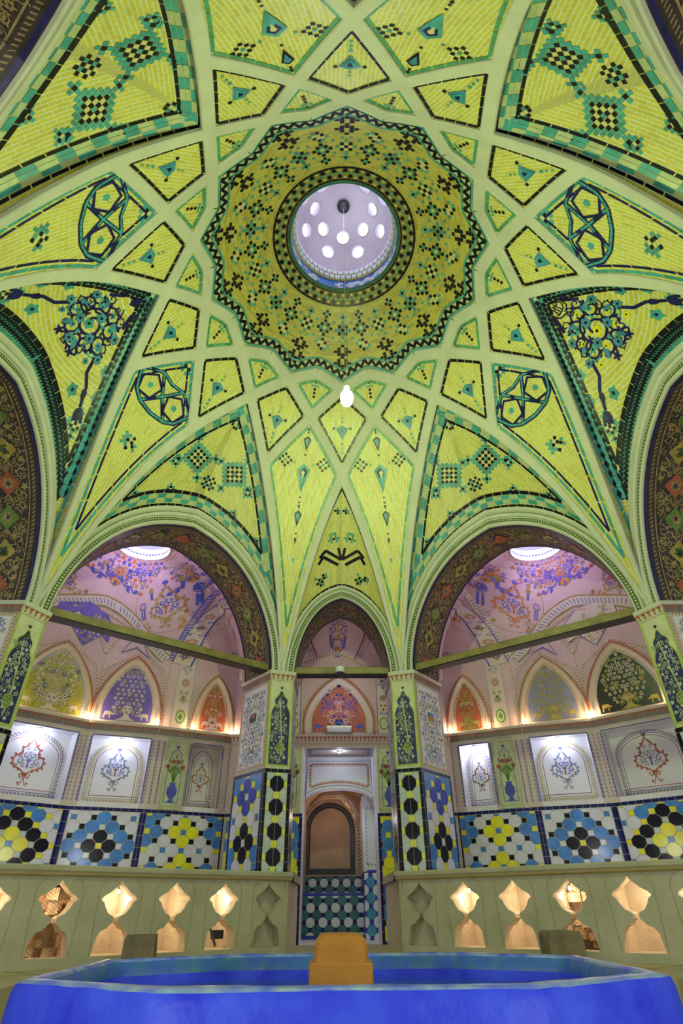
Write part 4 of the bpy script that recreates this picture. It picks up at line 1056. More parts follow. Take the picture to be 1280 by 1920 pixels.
for sg in (-1, 1):
    side_ = 'left' if sg < 0 else 'right'; Q = [(-x*sg, y) for x, y in QL]
    wall = empty('wall_'+side_, (Q[3][0], Q[3][1], -ZF), None, None, kind='structure')
    # plain masonry behind everything
    sh = Mb()
    for i in range(1, len(Q)-1):
        sf, l = wall_canvas(Q[i], Q[i+1]); top = .875 if i < 4 else .78
        if i >= 4: sh.face([sf(0, -ZF, 0), sf(l, -ZF, 0), sf(l, top+.4, 0), sf(0, top+.4, 0)], 'wall_plaster')
    sh.build('masonry', wall)
    for i, (fn, q, cy) in ((1, (fnC, .0335, .226)), (2, (fnB, .0335, .176)), (3, (fnA, .0345, .172)), (4, (fnB, .0345, .175))): dado(wall, Q[i], Q[i+1], fn, q=q, cy=cy)
    spec = {1: [(.045, .165)], 2: [(.022, .232)], 3: [(.028, .285)], 4: [(.03, .27)]}
    bandc = {1: 'olive' if sg < 0 else 'olive', 2: 'olive', 3: 'blue_paint', 4: 'blue_paint'}
    for i in (1, 2, 3, 4):
        sf, l = wall_canvas(Q[i], Q[i+1]); mb = Mb(); cv = Cv(sf, mb, h=0)
        xs = [0]+[v for p in spec[i] for v in p]+[l]
        for k in range(0, len(xs), 2):
            if i in (1,) and k == 2:
                cv.rect(xs[k], ZD, xs[k+1], ZC, 'wall_plaster'); 
                pier(cv, xs[k]+.003, xs[k]+.016, ZN0, ZN1, 'blue_paint')
                c3 = Cv(sf, mb, h=.006); f0, f1 = .182, .268
                c3.rect(f0, ZD+.003, f1, .545, 'band_cream')
                for x in (f0, f1): mb.face([sf(x, ZD+.003, 0), sf(x, ZD+.003, .006), sf(x, .545, .006), sf(x, .545, 0)], 'band_cream')
                pier(c3, f0, f1, ZD+.006, .541, 'olive', True); pier(cv, f1+.004, f1+.018, ZN0, ZN1, 'blue_paint'); pier(cv, l-.020, l-.004, ZN0, ZN1, 'violet')
            else:
                cv.rect(xs[k], ZD, xs[k+1], ZC, 'wall_plaster'); pier(cv, xs[k]+.002, xs[k+1]-.002, ZN0, ZN1, 'blue_paint' if i != 2 or k else 'violet')
        for a0, a1 in spec[i]: cv.rect(a0, ZD, a1, ZN0, 'white_plaster'); cv.rect(a0, ZN1, a1, ZC, 'wall_plaster')
        mb.build('wall_face', wall)
        lin = 'white_plaster'
        warm = (i == 1 and sg < 0)
        for a0, a1 in spec[i]:
            niche(wall, sf, a0, a1, [('dark_red', 'grey_blue', 'blue_paint', 'brick_red'), ('grey_blue', 'blue_paint', 'dark_red', 'dark_red'), ('brick_red', 'grey_blue', 'violet', 'brick_red')][(i-1) % 3] if not warm else ('brick_red', 'ochre', 'blue_paint', 'brick_red'), bandc[i] if i != 1 else 'blue_paint', None, lining=lin if not warm else 'wall_plaster')
        # ledge
        mb = Mb(); L0, L1 = 0, l
        for h0, z0, h1, z1 in ((0, .547, .006, .552), (.006, .552, .018, .578), (.018, .578, .020, .586), (.020, .586, 0, .5865)):
            mb.face([sf(-.004, z0, h0), sf(l+.004, z0, h0), sf(l+.004, z1, h1), sf(-.004, z1, h1)], 'wall_plaster')
        def ls(a, b_, h, sf=sf): return sf(a, b_, .006+(b_-.552)/.026*.012+h)
        drops(Cv(ls, mb, h=.001), 0, l, .577, .023, 'grey_line', 'brick_red' if 1 else '', .0165)
        mb.build('ledge', wall)
        # wall above the ledge
        mb = Mb(); cv = Cv(sf, mb, h=0); cv.rect(0, ZC-.03, l, .875, 'pink_plaster')
        if i == 1:
            cv.up().rect(.197, ZC, .275, .875, 'grey_line' if 0 else 'wall_plaster'); c3 = cv.up(.0012)
            chain(c3, [(.201, ZC), (.201, .875)], .006, 'wall_plaster', 'violet', .012, 'wave'); chain(c3, [(.271, ZC), (.271, .875)], .006, 'wall_plaster', 'violet', .012, 'wave')
            rosette(c3, .236, .775, .016, 'brick_red', 'wall_plaster', 'orange'); c3.disc(.236, .635, .020, 'leaf_green', 14, .028); c3.up(.0004).disc(.236, .635, .015, 'band_cream', 14, .022); leaf(c3.up(.0008), .236, .62, pi/2, .03, 'leaf_green')
            florals(c3.at(.236, 0), lambda x, y: abs(x) < .028 and (.675 < y < .750 or .80 < y < .865), -.03, .67, .03, .87, .02, 3, ['leaf_green', 'grey_blue', 'olive'], [('orange', 'olive')], True, .2)
        if i in (2, 3, 4):
            for x in (.0, l): chain(cv.up(), [(x, ZC), (x, .875)], .012, 'wall_plaster', 'olive' if i > 2 else 'brick_red', .012, 'wave')
            for sg2 in (-1, 1): chain(cv.up(.0012), [(l/2+sg2*l*.5, ZC+.12), (l/2+sg2*l*.42, .80), (l/2, .872)], .012, 'wall_plaster', 'brick_red', .013, 'wave')
        mb.build('upper_wall', wall)
    gr = {-1: [('brick_red', 'orange', ['pink_plaster', 'gold_paint', 'olive'], .825), ('violet', 'orange', ['wall_plaster', 'wall_plaster', 'gold_paint'], .855), ('olive', 'grey_blue', ['wall_plaster', 'wall_plaster', 'blue_paint'], .86), ('violet', 'orange', ['wall_plaster', 'wall_plaster', 'gold_paint'], .85)],
          1: [('brick_red', 'dark_red', ['gold_paint', 'band_cream', 'olive'], .825), ('grey_blue', 'orange', ['gold_paint', 'gold_paint', 'olive'], .855), ('black_plastic', 'grey_blue', ['gold_paint', 'wall_plaster', 'band_cream'], .86), ('violet', 'orange', ['wall_plaster', 'wall_plaster', 'gold_paint'], .85)]}[sg]
    for i, (a0, a1) in enumerate(((.012, .190), (.004, .262), (.010, .310), (.01, .27))):
        sf, l = wall_canvas(Q[i+1], Q[i+2]); g_ = gr[i]; arch_panel(wall, sf, a0, a1, g_[3], g_[0], g_[1], g_[2], 20+i+(sg > 0)*7)
    ALC[sg] = (wall, Q)

# ---------------------------------------------------------------- alcove vaults
def alcove(sg, wall, Q):
    b = BAYS[1] if sg < 0 else BAYS[7]
    C = (sg*.845, .985)
    bd = []
    I = b.I(16)
    for x, z in I: p = b.pt(x, z, ADEP); bd.append(p)
    if sg < 0: bd = bd        # runs left to right seen from inside
    if sg > 0: bd = bd[::-1]
    # now bd starts at the far-out pillar and ends next to the doorway pillar
    bd += [(Q[1][0], Q[1][1], .84), (Q[1][0]*.999, Q[1][1], .875)]+[(q[0], q[1], .875) for q in Q[2:5]]+[(Q[5][0], Q[5][1], .85), (Q[5][0]*.98, Q[5][1]-.16, .78)]
    A = [(atan2(p[1]-C[1], p[0]-C[0]), p) for p in bd]
    def bound(ph):
        d = (cos(ph), sin(ph)); best = None
        for i in range(len(bd)):
            P, R_ = bd[i], bd[(i+1) % len(bd)]; ex, ey = R_[0]-P[0], R_[1]-P[1]; den = d[0]*ey-d[1]*ex
            if abs(den) < 1e-9: continue
            t = ((P[0]-C[0])*ey-(P[1]-C[1])*ex)/den; u_ = ((P[0]-C[0])*d[1]-(P[1]-C[1])*d[0])/den
            if t > 0 and -1e-6 <= u_ <= 1+1e-6 and (best is None or t < best[0]): best = (t, P[2]+(R_[2]-P[2])*u_)
        return best or (.3, .8)
    RS = .108; ZT = 1.262
    def zf(x, y):
        dx, dy = x-C[0], y-C[1]; r = sqrt(dx*dx+dy*dy); t, zb = bound(atan2(dy, dx)); k = min(1, max(0, (r-RS*.9)/(t-RS*.9)))
        return zb+(ZT-zb)*(1-k**2.1)**.62
    mb = Mb(); N = 96; ph0 = 0
    PH = sorted([i*2*pi/N-pi for i in range(N)]+[a for a, _ in A]); PH = [p for i, p in enumerate(PH) if i == 0 or p-PH[i-1] > .004]
    for i in range(len(PH)):
        a, b2 = PH[i], PH[(i+1) % len(PH)]; ta, tb = bound(a)[0], bound(b2)[0]
        for k in range(14):
            f0, f1 = (k/14), ((k+1)/14); f0 = 1-(1-f0)**1.6; f1 = 1-(1-f1)**1.6
            q = []
            for (an, t, f) in ((a, ta, f0), (a, ta, f1), (b2, tb, f1), (b2, tb, f0)):
                r = RS+(t-RS)*f; x, y = C[0]+r*cos(an), C[1]+r*sin(an); q.append((x, y, zf(x, y)))
            mb.face(q, 'pink_plaster')
    s0 = hf(zf); cv = Cv(s0, mb)
    for r, w_, m in ((.1235, .012, 'brick_red'), (.137, .003, 'orange')): 
        P = [(C[0]+r*cos(i*2*pi/40), C[1]+r*sin(i*2*pi/40)) for i in range(40)]
        if w_ > .01: chain(cv, P+[P[0]], w_, 'wall_plaster', m, .013, 'wave')
        else: cv.stroke(P, w_, m, closed=True)
    cv.stroke([(C[0]+.114*cos(i*2*pi/40), C[1]+.114*sin(i*2*pi/40)) for i in range(40)], .004, 'brick_red', closed=True)
    return C, zf, mb, s0, cv, RS, ZT, bound
#ALC_END
def rsurf(zf, bound, C, ctr, q_up=None):
    """drawing surface at vault point ctr=(x, y, z): tangent frame, then pushed out radially onto the vault"""
    K = Vector((C[0], C[1], .84)); P = Vector(ctr); n_ = (K-P).normalized(); ea = Vector((0, 0, 1)).cross(n_).normalized(); eb = n_.cross(ea)
    memo = {}
    def surf(a, b_, h):
        key = (round(a, 5), round(b_, 5))
        if key not in memo:
            D = P+ea*a+eb*b_-K; l = sqrt(D[0]**2+D[1]**2) or 1e-6; rb = bound(atan2(D[1], D[0]))[0]; lo, hi = .2, 1.9
            for _ in range(15):
                m_ = (lo+hi)/2; x, y, z = K[0]+D[0]*m_, K[1]+D[1]*m_, K[2]+D[2]*m_
                if l*m_ >= rb or z > zf(x, y): hi = m_
                else: lo = m_
            memo[key] = K+D*lo
        p = memo[key]; d = (K-p).normalized(); return tuple(p+d*(h+.001))
    return surf
def csurf(pts, K):
    """surface running along a 3-D curve on the vault: a = arc length, b = sideways"""
    V = [Vector(p) for p in pts]; L = [0]
    for p, q in zip(V, V[1:]): L.append(L[-1]+(q-p).length)
    N_ = []
    for i in range(len(V)):
        t = (V[min(len(V)-1, i+1)]-V[max(0, i-1)]).normalized(); n_ = (K-V[i]).normalized(); s_ = t.cross(n_).normalized(); N_.append((s_, s_.cross(t).normalized()))
    def surf(a, b_, h):
        a = max(0, min(L[-1], a)); i = max(k for k in range(len(V)-1) if L[k] <= a+1e-9); f = (a-L[i])/max(1e-9, L[i+1]-L[i])
        p = V[i].lerp(V[i+1], f); s_ = N_[i][0].lerp(N_[i+1][0], f); n_ = (K-p).normalized(); return tuple(p+s_*b_+n_*(h+.002))
    return surf, L[-1]
def smooth3(pts, n=6):
    out = []; P = [Vector(p) for p in pts]
    for i in range(len(P)-1):
        a, b_, c, d = P[max(0, i-1)], P[i], P[i+1], P[min(len(P)-1, i+2)]
        for k in range(n):
            t = k/n; out.append(tuple(.5*((2*b_)+(c-a)*t+(2*a-5*b_+4*c-d)*t*t+(3*b_-a-3*c+d)*t**3)))
    out.append(tuple(P[-1])); return out
for sg in (-1, 1):
    wall, Q = ALC[sg]; C, zf, mb, s0, cv, RS, ZT, bound = alcove(sg, wall, Q); K = Vector((C[0], C[1], .84))
    main, sec = ('blue_paint', 'violet') if sg < 0 else ('violet', 'brick_red')
    def vproj(q):
        D = Vector(q)-K; l = sqrt(D[0]**2+D[1]**2) or 1e-6; rb = bound(atan2(D[1], D[0]))[0]; lo, hi = .2, 1.9
        for _ in range(14):
            m_ = (lo+hi)/2; x, y, z = K[0]+D[0]*m_, K[1]+D[1]*m_, K[2]+D[2]*m_
            if l*m_ >= rb or z > zf(x, y): hi = m_
            else: lo = m_
        return tuple(K+D*lo)
    def onv(x, y, z=None):
        x = -x*sg; return rsurf(zf, bound, C, (x, y, z if z else zf(x, y)))(0, 0, 0)
    def at3(x, y, z): return Cv(rsurf(zf, bound, C, (-x*sg, y, z)), mb, h=.0024)
    def band3(pts, w_, m0, m1, st, kind='wave', lat=0, up=0):
        sf0, L = csurf(smooth3([onv(*p) for p in pts], 5), K); memo = {}
        def sf(a, b_, h):
            key = (round(a, 5), round(b_, 5))
            if key not in memo: memo[key] = Vector(vproj(sf0(a, b_, 0)))
            p = memo[key]; return tuple(p+(K-p).normalized()*(h+.0022))
        c = Cv(sf, mb, h=.0012+up); chain(c, [(0, lat*sg), (L, lat*sg)], w_, m0, m1, st, kind); return sf, L, c
    # the broad painted band over the wide niches
    big_ = [(-1.20, .93, .93), (-1.155, .985, 1.002), (-1.082, 1.049, 1.038), (-1.015, 1.109, 1.066), (-.982, 1.143, 1.063), (-.909, 1.188, 1.022), (-.852, 1.217, .963), (-.795, 1.24, .90), (-.745, 1.262, .86)]
    band3(big_, .030, 'wall_plaster', 'grey_blue', .016, 'wave'); band3(big_, .0035, 'ochre', 'ochre', .02, 'none', .018); band3(big_, .0035, 'ochre', 'ochre', .02, 'none', -.018)
    in_ = [(p[0]*1.0, p[1], p[2]-.045) for p in big_]
    band3(in_, .012, 'wall_plaster', 'brick_red', .012, 'wave', 0, .0004)
    bB = [(-.728, 1.266, .86), (-.705, 1.28, .916), (-.679, 1.284, .999), (-.628, 1.283, 1.11), (-.582, 1.256, 1.167), (-.50, 1.17, 1.16)]
    band3(bB, .024, 'violet' if sg < 0 else 'wall_plaster', 'wall_plaster' if sg < 0 else 'grey_blue', .014, 'wave')
    bR = [(-.690, 1.285, .85), (-.657, 1.303, .952), (-.622, 1.309, 1.033), (-.583, 1.300, 1.093), (-.531, 1.237, 1.109), (-.45, 1.12, 1.07)]
    sf, L, c = band3(bR, .046, 'wall_plaster', 'wall_plaster', .03, 'none'); c = c.up(.0008)
    for q in range(7):
        a = (q+.5)*L/7
        if q % 2: rosette(c, a, 0, .014, 'brick_red', 'wall_plaster', 'orange')
        else:
            c.poly([(a-.022, 0), (a-.007, .007), (a, .018), (a+.007, .007), (a+.022, 0), (a+.007, -.007), (a, -.018), (a-.007, -.007)], 'ochre'); flower(c.up(.0004), a, 0, .009, main, 'wall_plaster')
        for s2 in (-1, 1): spiral(c, a+L/14, s2*.013, .009, main, 1, s2, 1.1, .25, 8, main)
    band3(bR, .0035, main, main, .02, 'none', .023, .0008); band3(bR, .0035, main, main, .02, 'none', -.023, .0008)
    rd = [(-.625, 1.33, .88), (-.598, 1.332, .979), (-.56, 1.325, 1.03), (-.52, 1.24, 1.04), (-.449, 1.10, 1.01)]
    band3(rd, .008, 'wall_plaster', 'brick_red', .011, 'wave')
    # medallions, vases and pillars painted round the skylight
    T = at3(-.775, 1.223, 1.074)
    medallion(T.at(0, -.01), .108, 'ochre' if sg < 0 else 'orange', main, 'brick_red', main)
    for q in (-1, 1):
        rosette(T.up(.0004), q*.092, .045, .016, main, 'pink_plaster', 'orange'); T.rect(q*.092-.009, -.015, q*.092+.009, .026, main); T.up(.0006).rect(q*.092-.002, -.015, q*.092+.002, .026, 'pink_plaster')
        T.rect(q*.052-.005, .060, q*.052+.005, .085, main); flower(T, q*.052, .095, .012, 'ochre', 'brick_red')
        florals(T.at(q*.10, -.055), lambda x, y: abs(x) < .05 and abs(y) < .04, -.05, -.04, .05, .04, .024, 5, ['ochre', 'ochre', 'olive', 'brick_red'], [('orange', 'ochre')], False, .14)
    T.ring(0, .03, .128, .0016, 'ochre', 28)
    for x, y, z, k in ((-.980, 1.101, 1.173, 0), (-.675, 1.178, 1.215, 1), (-1.139, .974, 1.088, 2), (-.56, 1.06, 1.18, 0), (-1.08, .86, 1.13, 1), (-1.02, .76, 1.13, 0)):
        T = at3(x, y, z)
        if k != 2:
            for q in range(9): leaf(T, 0, .004, -pi/2+(q-4)*.33, .034, (main, 'brick_red', 'orange', 'olive')[q % 4], .26)
            T.ring(0, .020, .019, .004, 'ochre', 14); flower(T, 0, .02, .014, 'orange', main, 6)
            for q in (-1, 1):
                T.stroke([(q*.02, .015), (q*.045, -.012), (q*.075, -.002), (q*.098, -.014), (q*.125, .0)], .004, main); leaf(T, q*.06, -.008, -.6 if q > 0 else pi+.6, .028, main); leaf(T, q*.098, -.014, .8 if q > 0 else pi-.8, .026, main); leaf(T, q*.125, 0, .3 if q > 0 else pi-.3, .022, 'brick_red')
                spiral(T, q*.05, .030, .017, main, 1 if q > 0 else 2, q, 1.1, .16, 9, main)
        else: medallion(T, .078, 'ochre', main, 'brick_red', main); florals(T, lambda x, y: .05 < abs(x) < .12 and abs(y) < .06, -.12, -.06, .12, .06, .028, 8, ['ochre', main, 'brick_red'], [('orange', main)], True, .15)
    for k in range(16):
        an = pi*(.02+.96*(k % 8+.25+.5*(k // 8))/8.3); fr = .26 if k < 8 else .50; t0 = bound(an)[0]; r = RS+(t0-RS)*fr
        x, y = C[0]+r*cos(an), C[1]+r*sin(an)
        if k < 8 and k % 2: continue
        if sqrt((abs(x)-.775)**2+(y-1.223)**2) < .10 and k >= 8: continue
        T = Cv(rsurf(zf, bound, C, (x, y, zf(x, y))), mb, h=.0016)
        florals(T, lambda a, b_: (a/.062)**2+(b_/.036)**2 < 1.3, -.062, -.036, .062, .036, .0235, 30+k, [main, main, 'ochre', sec], [('orange', 'brick_red'), (main, 'orange')], True, .15)
    # painted field with pale animals and leaves under the broad band
    g0, g1 = ('violet', 'wall_plaster') if sg < 0 else ('wall_plaster', 'grey_blue')
    T = at3(-1.035, 1.10, .945)
    sh_ = [(-.108, .040), (-.125, -.035), (-.060, -.020), (0, -.085), (.060, -.020), (.105, -.035), (.095, .035), (.05, .066), (-.03, .075)]
    T.stroke(sh_, .004, 'violet', closed=True)
    for q in range(len(sh_)): T.poly([(0, 0), sh_[q], sh_[(q+1) % len(sh_)]], g0)
    florals(T.up(.001), lambda x, y: abs(x) < .10-max(0, y)*.6 and -.075+abs(x)*.75 < y < .06, -.1, -.08, .1, .06, .019, 15, [g1, g1, 'gold_paint', g1], [(g1, 'brick_red')], True, .34)
    for q in (-1, 1): T.up(.0014).poly([(q*x, y) for x, y in ((.03, .02), (.05, .03), (.075, .01), (.07, -.012), (.055, .002), (.045, -.015), (.038, .004))], 'wall_plaster' if sg < 0 else 'gold_paint')
    T = at3(-.865, 1.215, .905); tr = [(-.062, -.035), (0, .055), (.052, -.048), (0, -.008)]
    T.poly(tr[:2]+[tr[3]], 'pink_plaster'); T.poly([tr[3]]+tr[1:3], 'pink_plaster'); T.up(.0004).stroke(tr, .005, 'violet', closed=True)
    for q in range(6): leaf(T.up(.0004), 0, .0+.004*q, pi/2+(q-2.5)*.5, .020, 'brick_red', .25)
    for x, y, z in ((-.505, 1.30, .985), (-.52, 1.33, .90)):
        T = at3(x, y, z); T.ring(0, 0, .026, .003, 'grey_line', 18); T.ring(0, 0, .020, .002, 'violet', 16); spiral(T, 0, 0, .014, 'ochre', 0, 1, 1.4, .3, 10, 'ochre')
        for q in range(12): leaf(T, .026*cos(q*.52), .026*sin(q*.52), q*.52, .010, 'grey_line', .3)
    # mouldings rising between the wall niches
    for P_, R_ in ((Q[3], Q[2]), (Q[3], Q[4]), (Q[4], Q[3])):
        x1, y1 = P_[0]+(R_[0]-P_[0])*.48, P_[1]+(R_[1]-P_[1])*.48; x1 += (C[0]-x1)*.10; y1 += (C[1]-y1)*.10
        band3([(-abs(P_[0]), P_[1], .86), (-abs((P_[0]*2+x1)/3), (P_[1]*2+y1)/3, .93), (-abs(x1), y1, 1.0)], .014, 'wall_plaster', 'brick_red', .013, 'wave')
    mb.build('alcove_vault', wall)
    # skylight: short round shaft and milky pane
    mb = Mb(); zt = zf(C[0]+RS, C[1])
    mb.rings([ringpts(RS+.006, zt-.004, 40, *C), ringpts(RS+.001, zt-.007, 40, *C), ringpts(RS, zt-.002, 40, *C), ringpts(RS*.99, zt+.05, 40, *C)], 'white_plaster')
    Z0 = [(C[0]+RS*.992*cos(i*2*pi/40), C[1]+RS*.992*sin(i*2*pi/40)) for i in range(41)]
    sfk = lambda a, b_, h, C=C, zt=zt: (C[0]+(RS*.99-h)*cos(a/RS), C[1]+(RS*.99-h)*sin(a/RS), zt+b_)
    ck = Cv(sfk, mb, h=.001)
    for i in range(48): ck.at((i+.5)*2*pi*RS/48, .016).rect(-.0045, -.003, .0045, .003, 'blue_paint')
    sk = mb.build('window_%d' % (17+(sg > 0)), None, loc=(C[0], C[1], zt), kind='structure')
    mg = Mb(); mg.rings([ringpts(RS*.99, zt+.045, 40, *C), ringpts(RS*.6, zt+.058, 40, *C), ringpts(RS*.1, zt+.062, 40, *C)], 'day_glass_soft'); mg.face(ringpts(RS*.1, zt+.062, 40, *C), 'day_glass_soft'); mg.build('pane', sk, smooth=True)
    light('skylight_daylight', (C[0], C[1], zt-.02), 30, (.66, .52, 1), .35)
    light('alcove_fill', (sg*.80, .90, .16), 9, (.95, .92, 1), .12)  # added point light without a fixture, lifts the dim alcove

# ---------------------------------------------------------------- doorway wall and passage
wf = empty('wall_front', (0, 1.405, -ZF), None, None, kind='structure')
YD = 1.405; DX0, DX1 = -.152, .141
sfD = plane((0, YD), (1, 0), (0, -1))
mb = Mb(); cv = Cv(sfD, mb, h=0)
for a0, a1, cx_ in ((-.455, DX0, -.19), (DX1, .455, .18)):
    cv.rect(a0, -ZF, a1, ZD, 'grout')
    def fn(a, b_): return ('sky_tile' if (b_ // 2) % 3 else 'yellow_tile') if (a+b_) % 2 else ('yellow_tile' if a % 2 == 0 else 'black_tile')
    octile(cv.up(.0006), a0+.010, -ZF, a1-.010, .2835, cx_, .10, .0315, fn, qy=.030)
    c2 = cv.up(.0016); c2.stroke([(a0, .2895), (a1, .2895)], .0105, 'navy_tile', dash=(.026, .0014))
    x = a1-.0055 if a0 < 0 else a0+.0055
    c2.stroke([(x, -ZF), (x, .283)], .0105, 'navy_tile', dash=(.036, .0014))
mb.build('tile_dado', wf)
mb = Mb(); cv = Cv(sfD, mb, h=0)
for a0, a1 in ((-.455, DX0), (DX1, .455)): cv.rect(a0, ZD, a1, .56, 'wall_plaster')
cv.rect(DX0, .537, DX1, .56, 'wall_plaster')
c3 = cv.up()
for cx_ in (-.207, .193): c3.rect(cx_-.044, ZD+.003, cx_+.044, .541, 'band_cream'); pier(c3, cx_-.044, cx_+.044, ZD+.004, .540, 'olive', True)
for x in (DX0-.005, DX1+.005): c3.rect(x-.004, ZD, x+.004, .537, 'white_plaster')
mb.build('wall_face', wf)
mb = Mb()
for h0, z0, h1, z1 in ((0, .547, .006, .552), (.006, .552, .018, .578), (.018, .578, .020, .586), (.020, .586, 0, .5865)):
    mb.face([sfD(-.455, z0, h0), sfD(.455, z0, h0), sfD(.455, z1, h1), sfD(-.455, z1, h1)], 'wall_plaster')
def ls(a, b_, h): return sfD(a, b_, .006+(b_-.552)/.026*.012+h)
drops(Cv(ls, mb, h=.001), -.455, .455, .577, .023, 'wall_plaster', 'brick_red', .0165)
mb.build('ledge', wf)
mb = Mb(); cv = Cv(sfD, mb, h=0); cv.rect(-.455, .56, .455, .90, 'pink_plaster')
for s_ in (-1, 1):
    x = -.008+s_*.192; cv.up().rect(x-.028, ZC, x+.028, .90, 'wall_plaster'); c3 = cv.up(.0012)
    for q in (-.026, .026): c3.stroke([(x+q, ZC), (x+q, .90)], .003, 'violet')
    for z in (.74, .86): rosette(c3, x, z, .014, 'dark_red', 'wall_plaster', 'orange')
    c3.disc(x, .632, .019, 'leaf_green', 14, .027); c3.up(.0004).disc(x, .632, .014, 'band_cream', 14, .021)
    florals(c3.at(x, 0), lambda a, b_: abs(a) < .024 and (.665 < b_ < .715 or .765 < b_ < .84 or .59 < b_ < .60), -.024, .59, .024, .85, .018, 8, ['violet', 'dark_red', 'grey_blue'], [('orange', 'dark_red')], True, .22)
mb.build('upper_wall', wf)
o = arch_panel(wf, sfD, -.158, .142, .835, 'brick_red', 'olive', ['blue_paint', 'wall_plaster', 'orange', 'blue_paint'], 91)
# recess above the door opening and its inner wall with a segmental arch
mb = Mb(); YI = 1.588
mb.face([(DX0, YD, -ZF), (DX0, YD, .537), (DX0, YI, .537), (DX0, YI, -ZF)], 'white_plaster'); mb.face([(DX1, YD, -ZF), (DX1, YD, .537), (DX1, YI, .537), (DX1, YI, -ZF)], 'white_plaster')
mb.face([(DX0, YD, .537), (DX1, YD, .537), (DX1, YI, .537), (DX0, YI, .537)], 'wall_plaster')
cc = Cv(lambda a, b_, h: (a, YD+b_, .537-h), mb); chain(cc, [(DX0+.02, .03), (DX1-.02, .03), (DX1-.02, .15), (DX0+.02, .15), (DX0+.02, .03)], .020, 'wall_plaster', 'blue_paint', .014, 'check'); cc.up().stroke([(DX0+.04, .045), (DX1-.04, .045), (DX1-.04, .135), (DX0+.04, .135)], .002, 'brick_red', closed=True)
sfI = plane((0, YI), (1, 0), (0, -1)); cv = Cv(sfI, mb, h=0); xc = (DX0+DX1)/2; hw = (DX1-DX0)/2-.004
def za(x): k = abs(x-xc)/hw; return .378+.052*sqrt(max(0, 1-(k*.94)**2))*1.0-.018
N_ = 16; XS = [xc-hw+2*hw*i/N_ for i in range(N_+1)]
for i in range(N_):
    a, b_ = XS[i], XS[i+1]; cv.poly([(a, za(a)), (b_, za(b_)), (b_, .537), (a, .537)], 'white_plaster')
    mb.face([(a, YI, za(a)), (b_, YI, za(b_)), (b_, YI+.06, za(b_)), (a, YI+.06, za(a))], 'white_plaster')
pt_ = [(XS[i], za(XS[i])+.026) for i in range(1, N_)]
chain(cv.up(.0006), [(XS[1], .505)]+pt_+[(XS[-2], .505), (XS[1], .505)], .0125, 'wall_plaster', 'brick_red', .012, 'tri')
cv.up(.0006).stroke([(XS[0]+.006, .520)]+[(x, za(x)+.012) for x in XS[0:1]+XS[1:]]+[(XS[-1]-.006, .520), (XS[0]+.006, .520)], .0028, 'grey_blue')
mb.build('door_recess', wf)
# passage beyond
YG_, YB = 1.80, 2.02; mb = Mb()
mb.face([(DX0-.02, YD, -.1095), (DX1+.02, YD, -.1095), (DX1+.02, YG_, -.1095), (DX0-.02, YG_, -.1095)], 'white_plaster')
sG = plane((0, YG_), (1, 0), (0, -1)); cv = Cv(sG, mb)
def fg(a, b_): return ('white_tile' if b_ % 2 else 'teal_dark') if (a+b_) % 2 else 'navy_tile'
cv.rect(-.20, -ZF, .11, .045, 'dark_grout'); octile(cv.up(.0006), -.196, -.098, .105, .036, -.02, -.03, .0262, fg, 'dark_grout', qy=.0245)
cv.up(.0016).rect(-.20, .037, .11, .046, 'cobalt_tile'); cv.up(.0016).rect(-.20, -ZF, .11, -.099, 'cobalt_tile')
mb.face([(-.20, YG_, .045), (.11, YG_, .045), (.11, YB, .045), (-.20, YB, .045)], 'cobalt_tile')
sB = plane((0, YB), (1, 0), (0, -1)); cv = Cv(sB, mb); octile(cv, -.20, .045, .10, .112, -.02, .062, .0262, fg, 'dark_grout', qy=.0245)
cv.rect(-.20, .112, .12, .70, 'corridor_plaster')
for k, (o, m) in enumerate(((0, 'black_plastic'), (.024, 'corridor_plaster'))):
    P = [(-.045+x, z) for x, z in round_arch(.118-o, .118+o, .30, .115-o*1.0)]; cv.up(.0006*(k+1)).poly(P, m)
chain(cv.up(.002), [(-.045+x, z) for x, z in round_arch(.107, .20, .30, .104)], .009, 'black_plastic', 'corridor_plaster', .012, 'wave')
mb.box((-.17, 1.82, .28), (.012, .22, .42), 'corridor_plaster'); 
mb.box((.135, 1.83, .258), (.038, .13, .142), 'white_plaster'); mb.box((.135, 1.83, .003), (.038, .13, .113), 'navy_tile')
sR = plane((.097, 1.6995), (1, 0), (0, -1)); cv = Cv(sR, mb, h=.0008)
def fr_(a, b_): return ('white_tile' if a % 2 else 'teal_blue') if (a+b_) % 2 else 'cobalt_tile'
octile(cv, .0, -ZF, .076, .112, .026, .0, .0262, fr_, 'dark_grout', qy=.0262); cv.up().stroke([(.003, -ZF), (.003, .117), (.076, .117)], .008, 'cobalt_tile', dash=(.03, .001))
cv.up().rect(.002, .124, .076, .40, 'white_plaster'); chain(cv.up(.0012), [(.014, .14), (.014, .35), (.056, .35), (.056, .14), (.014, .14)], .011, 'white_plaster', 'grey_line', .014, 'wave')
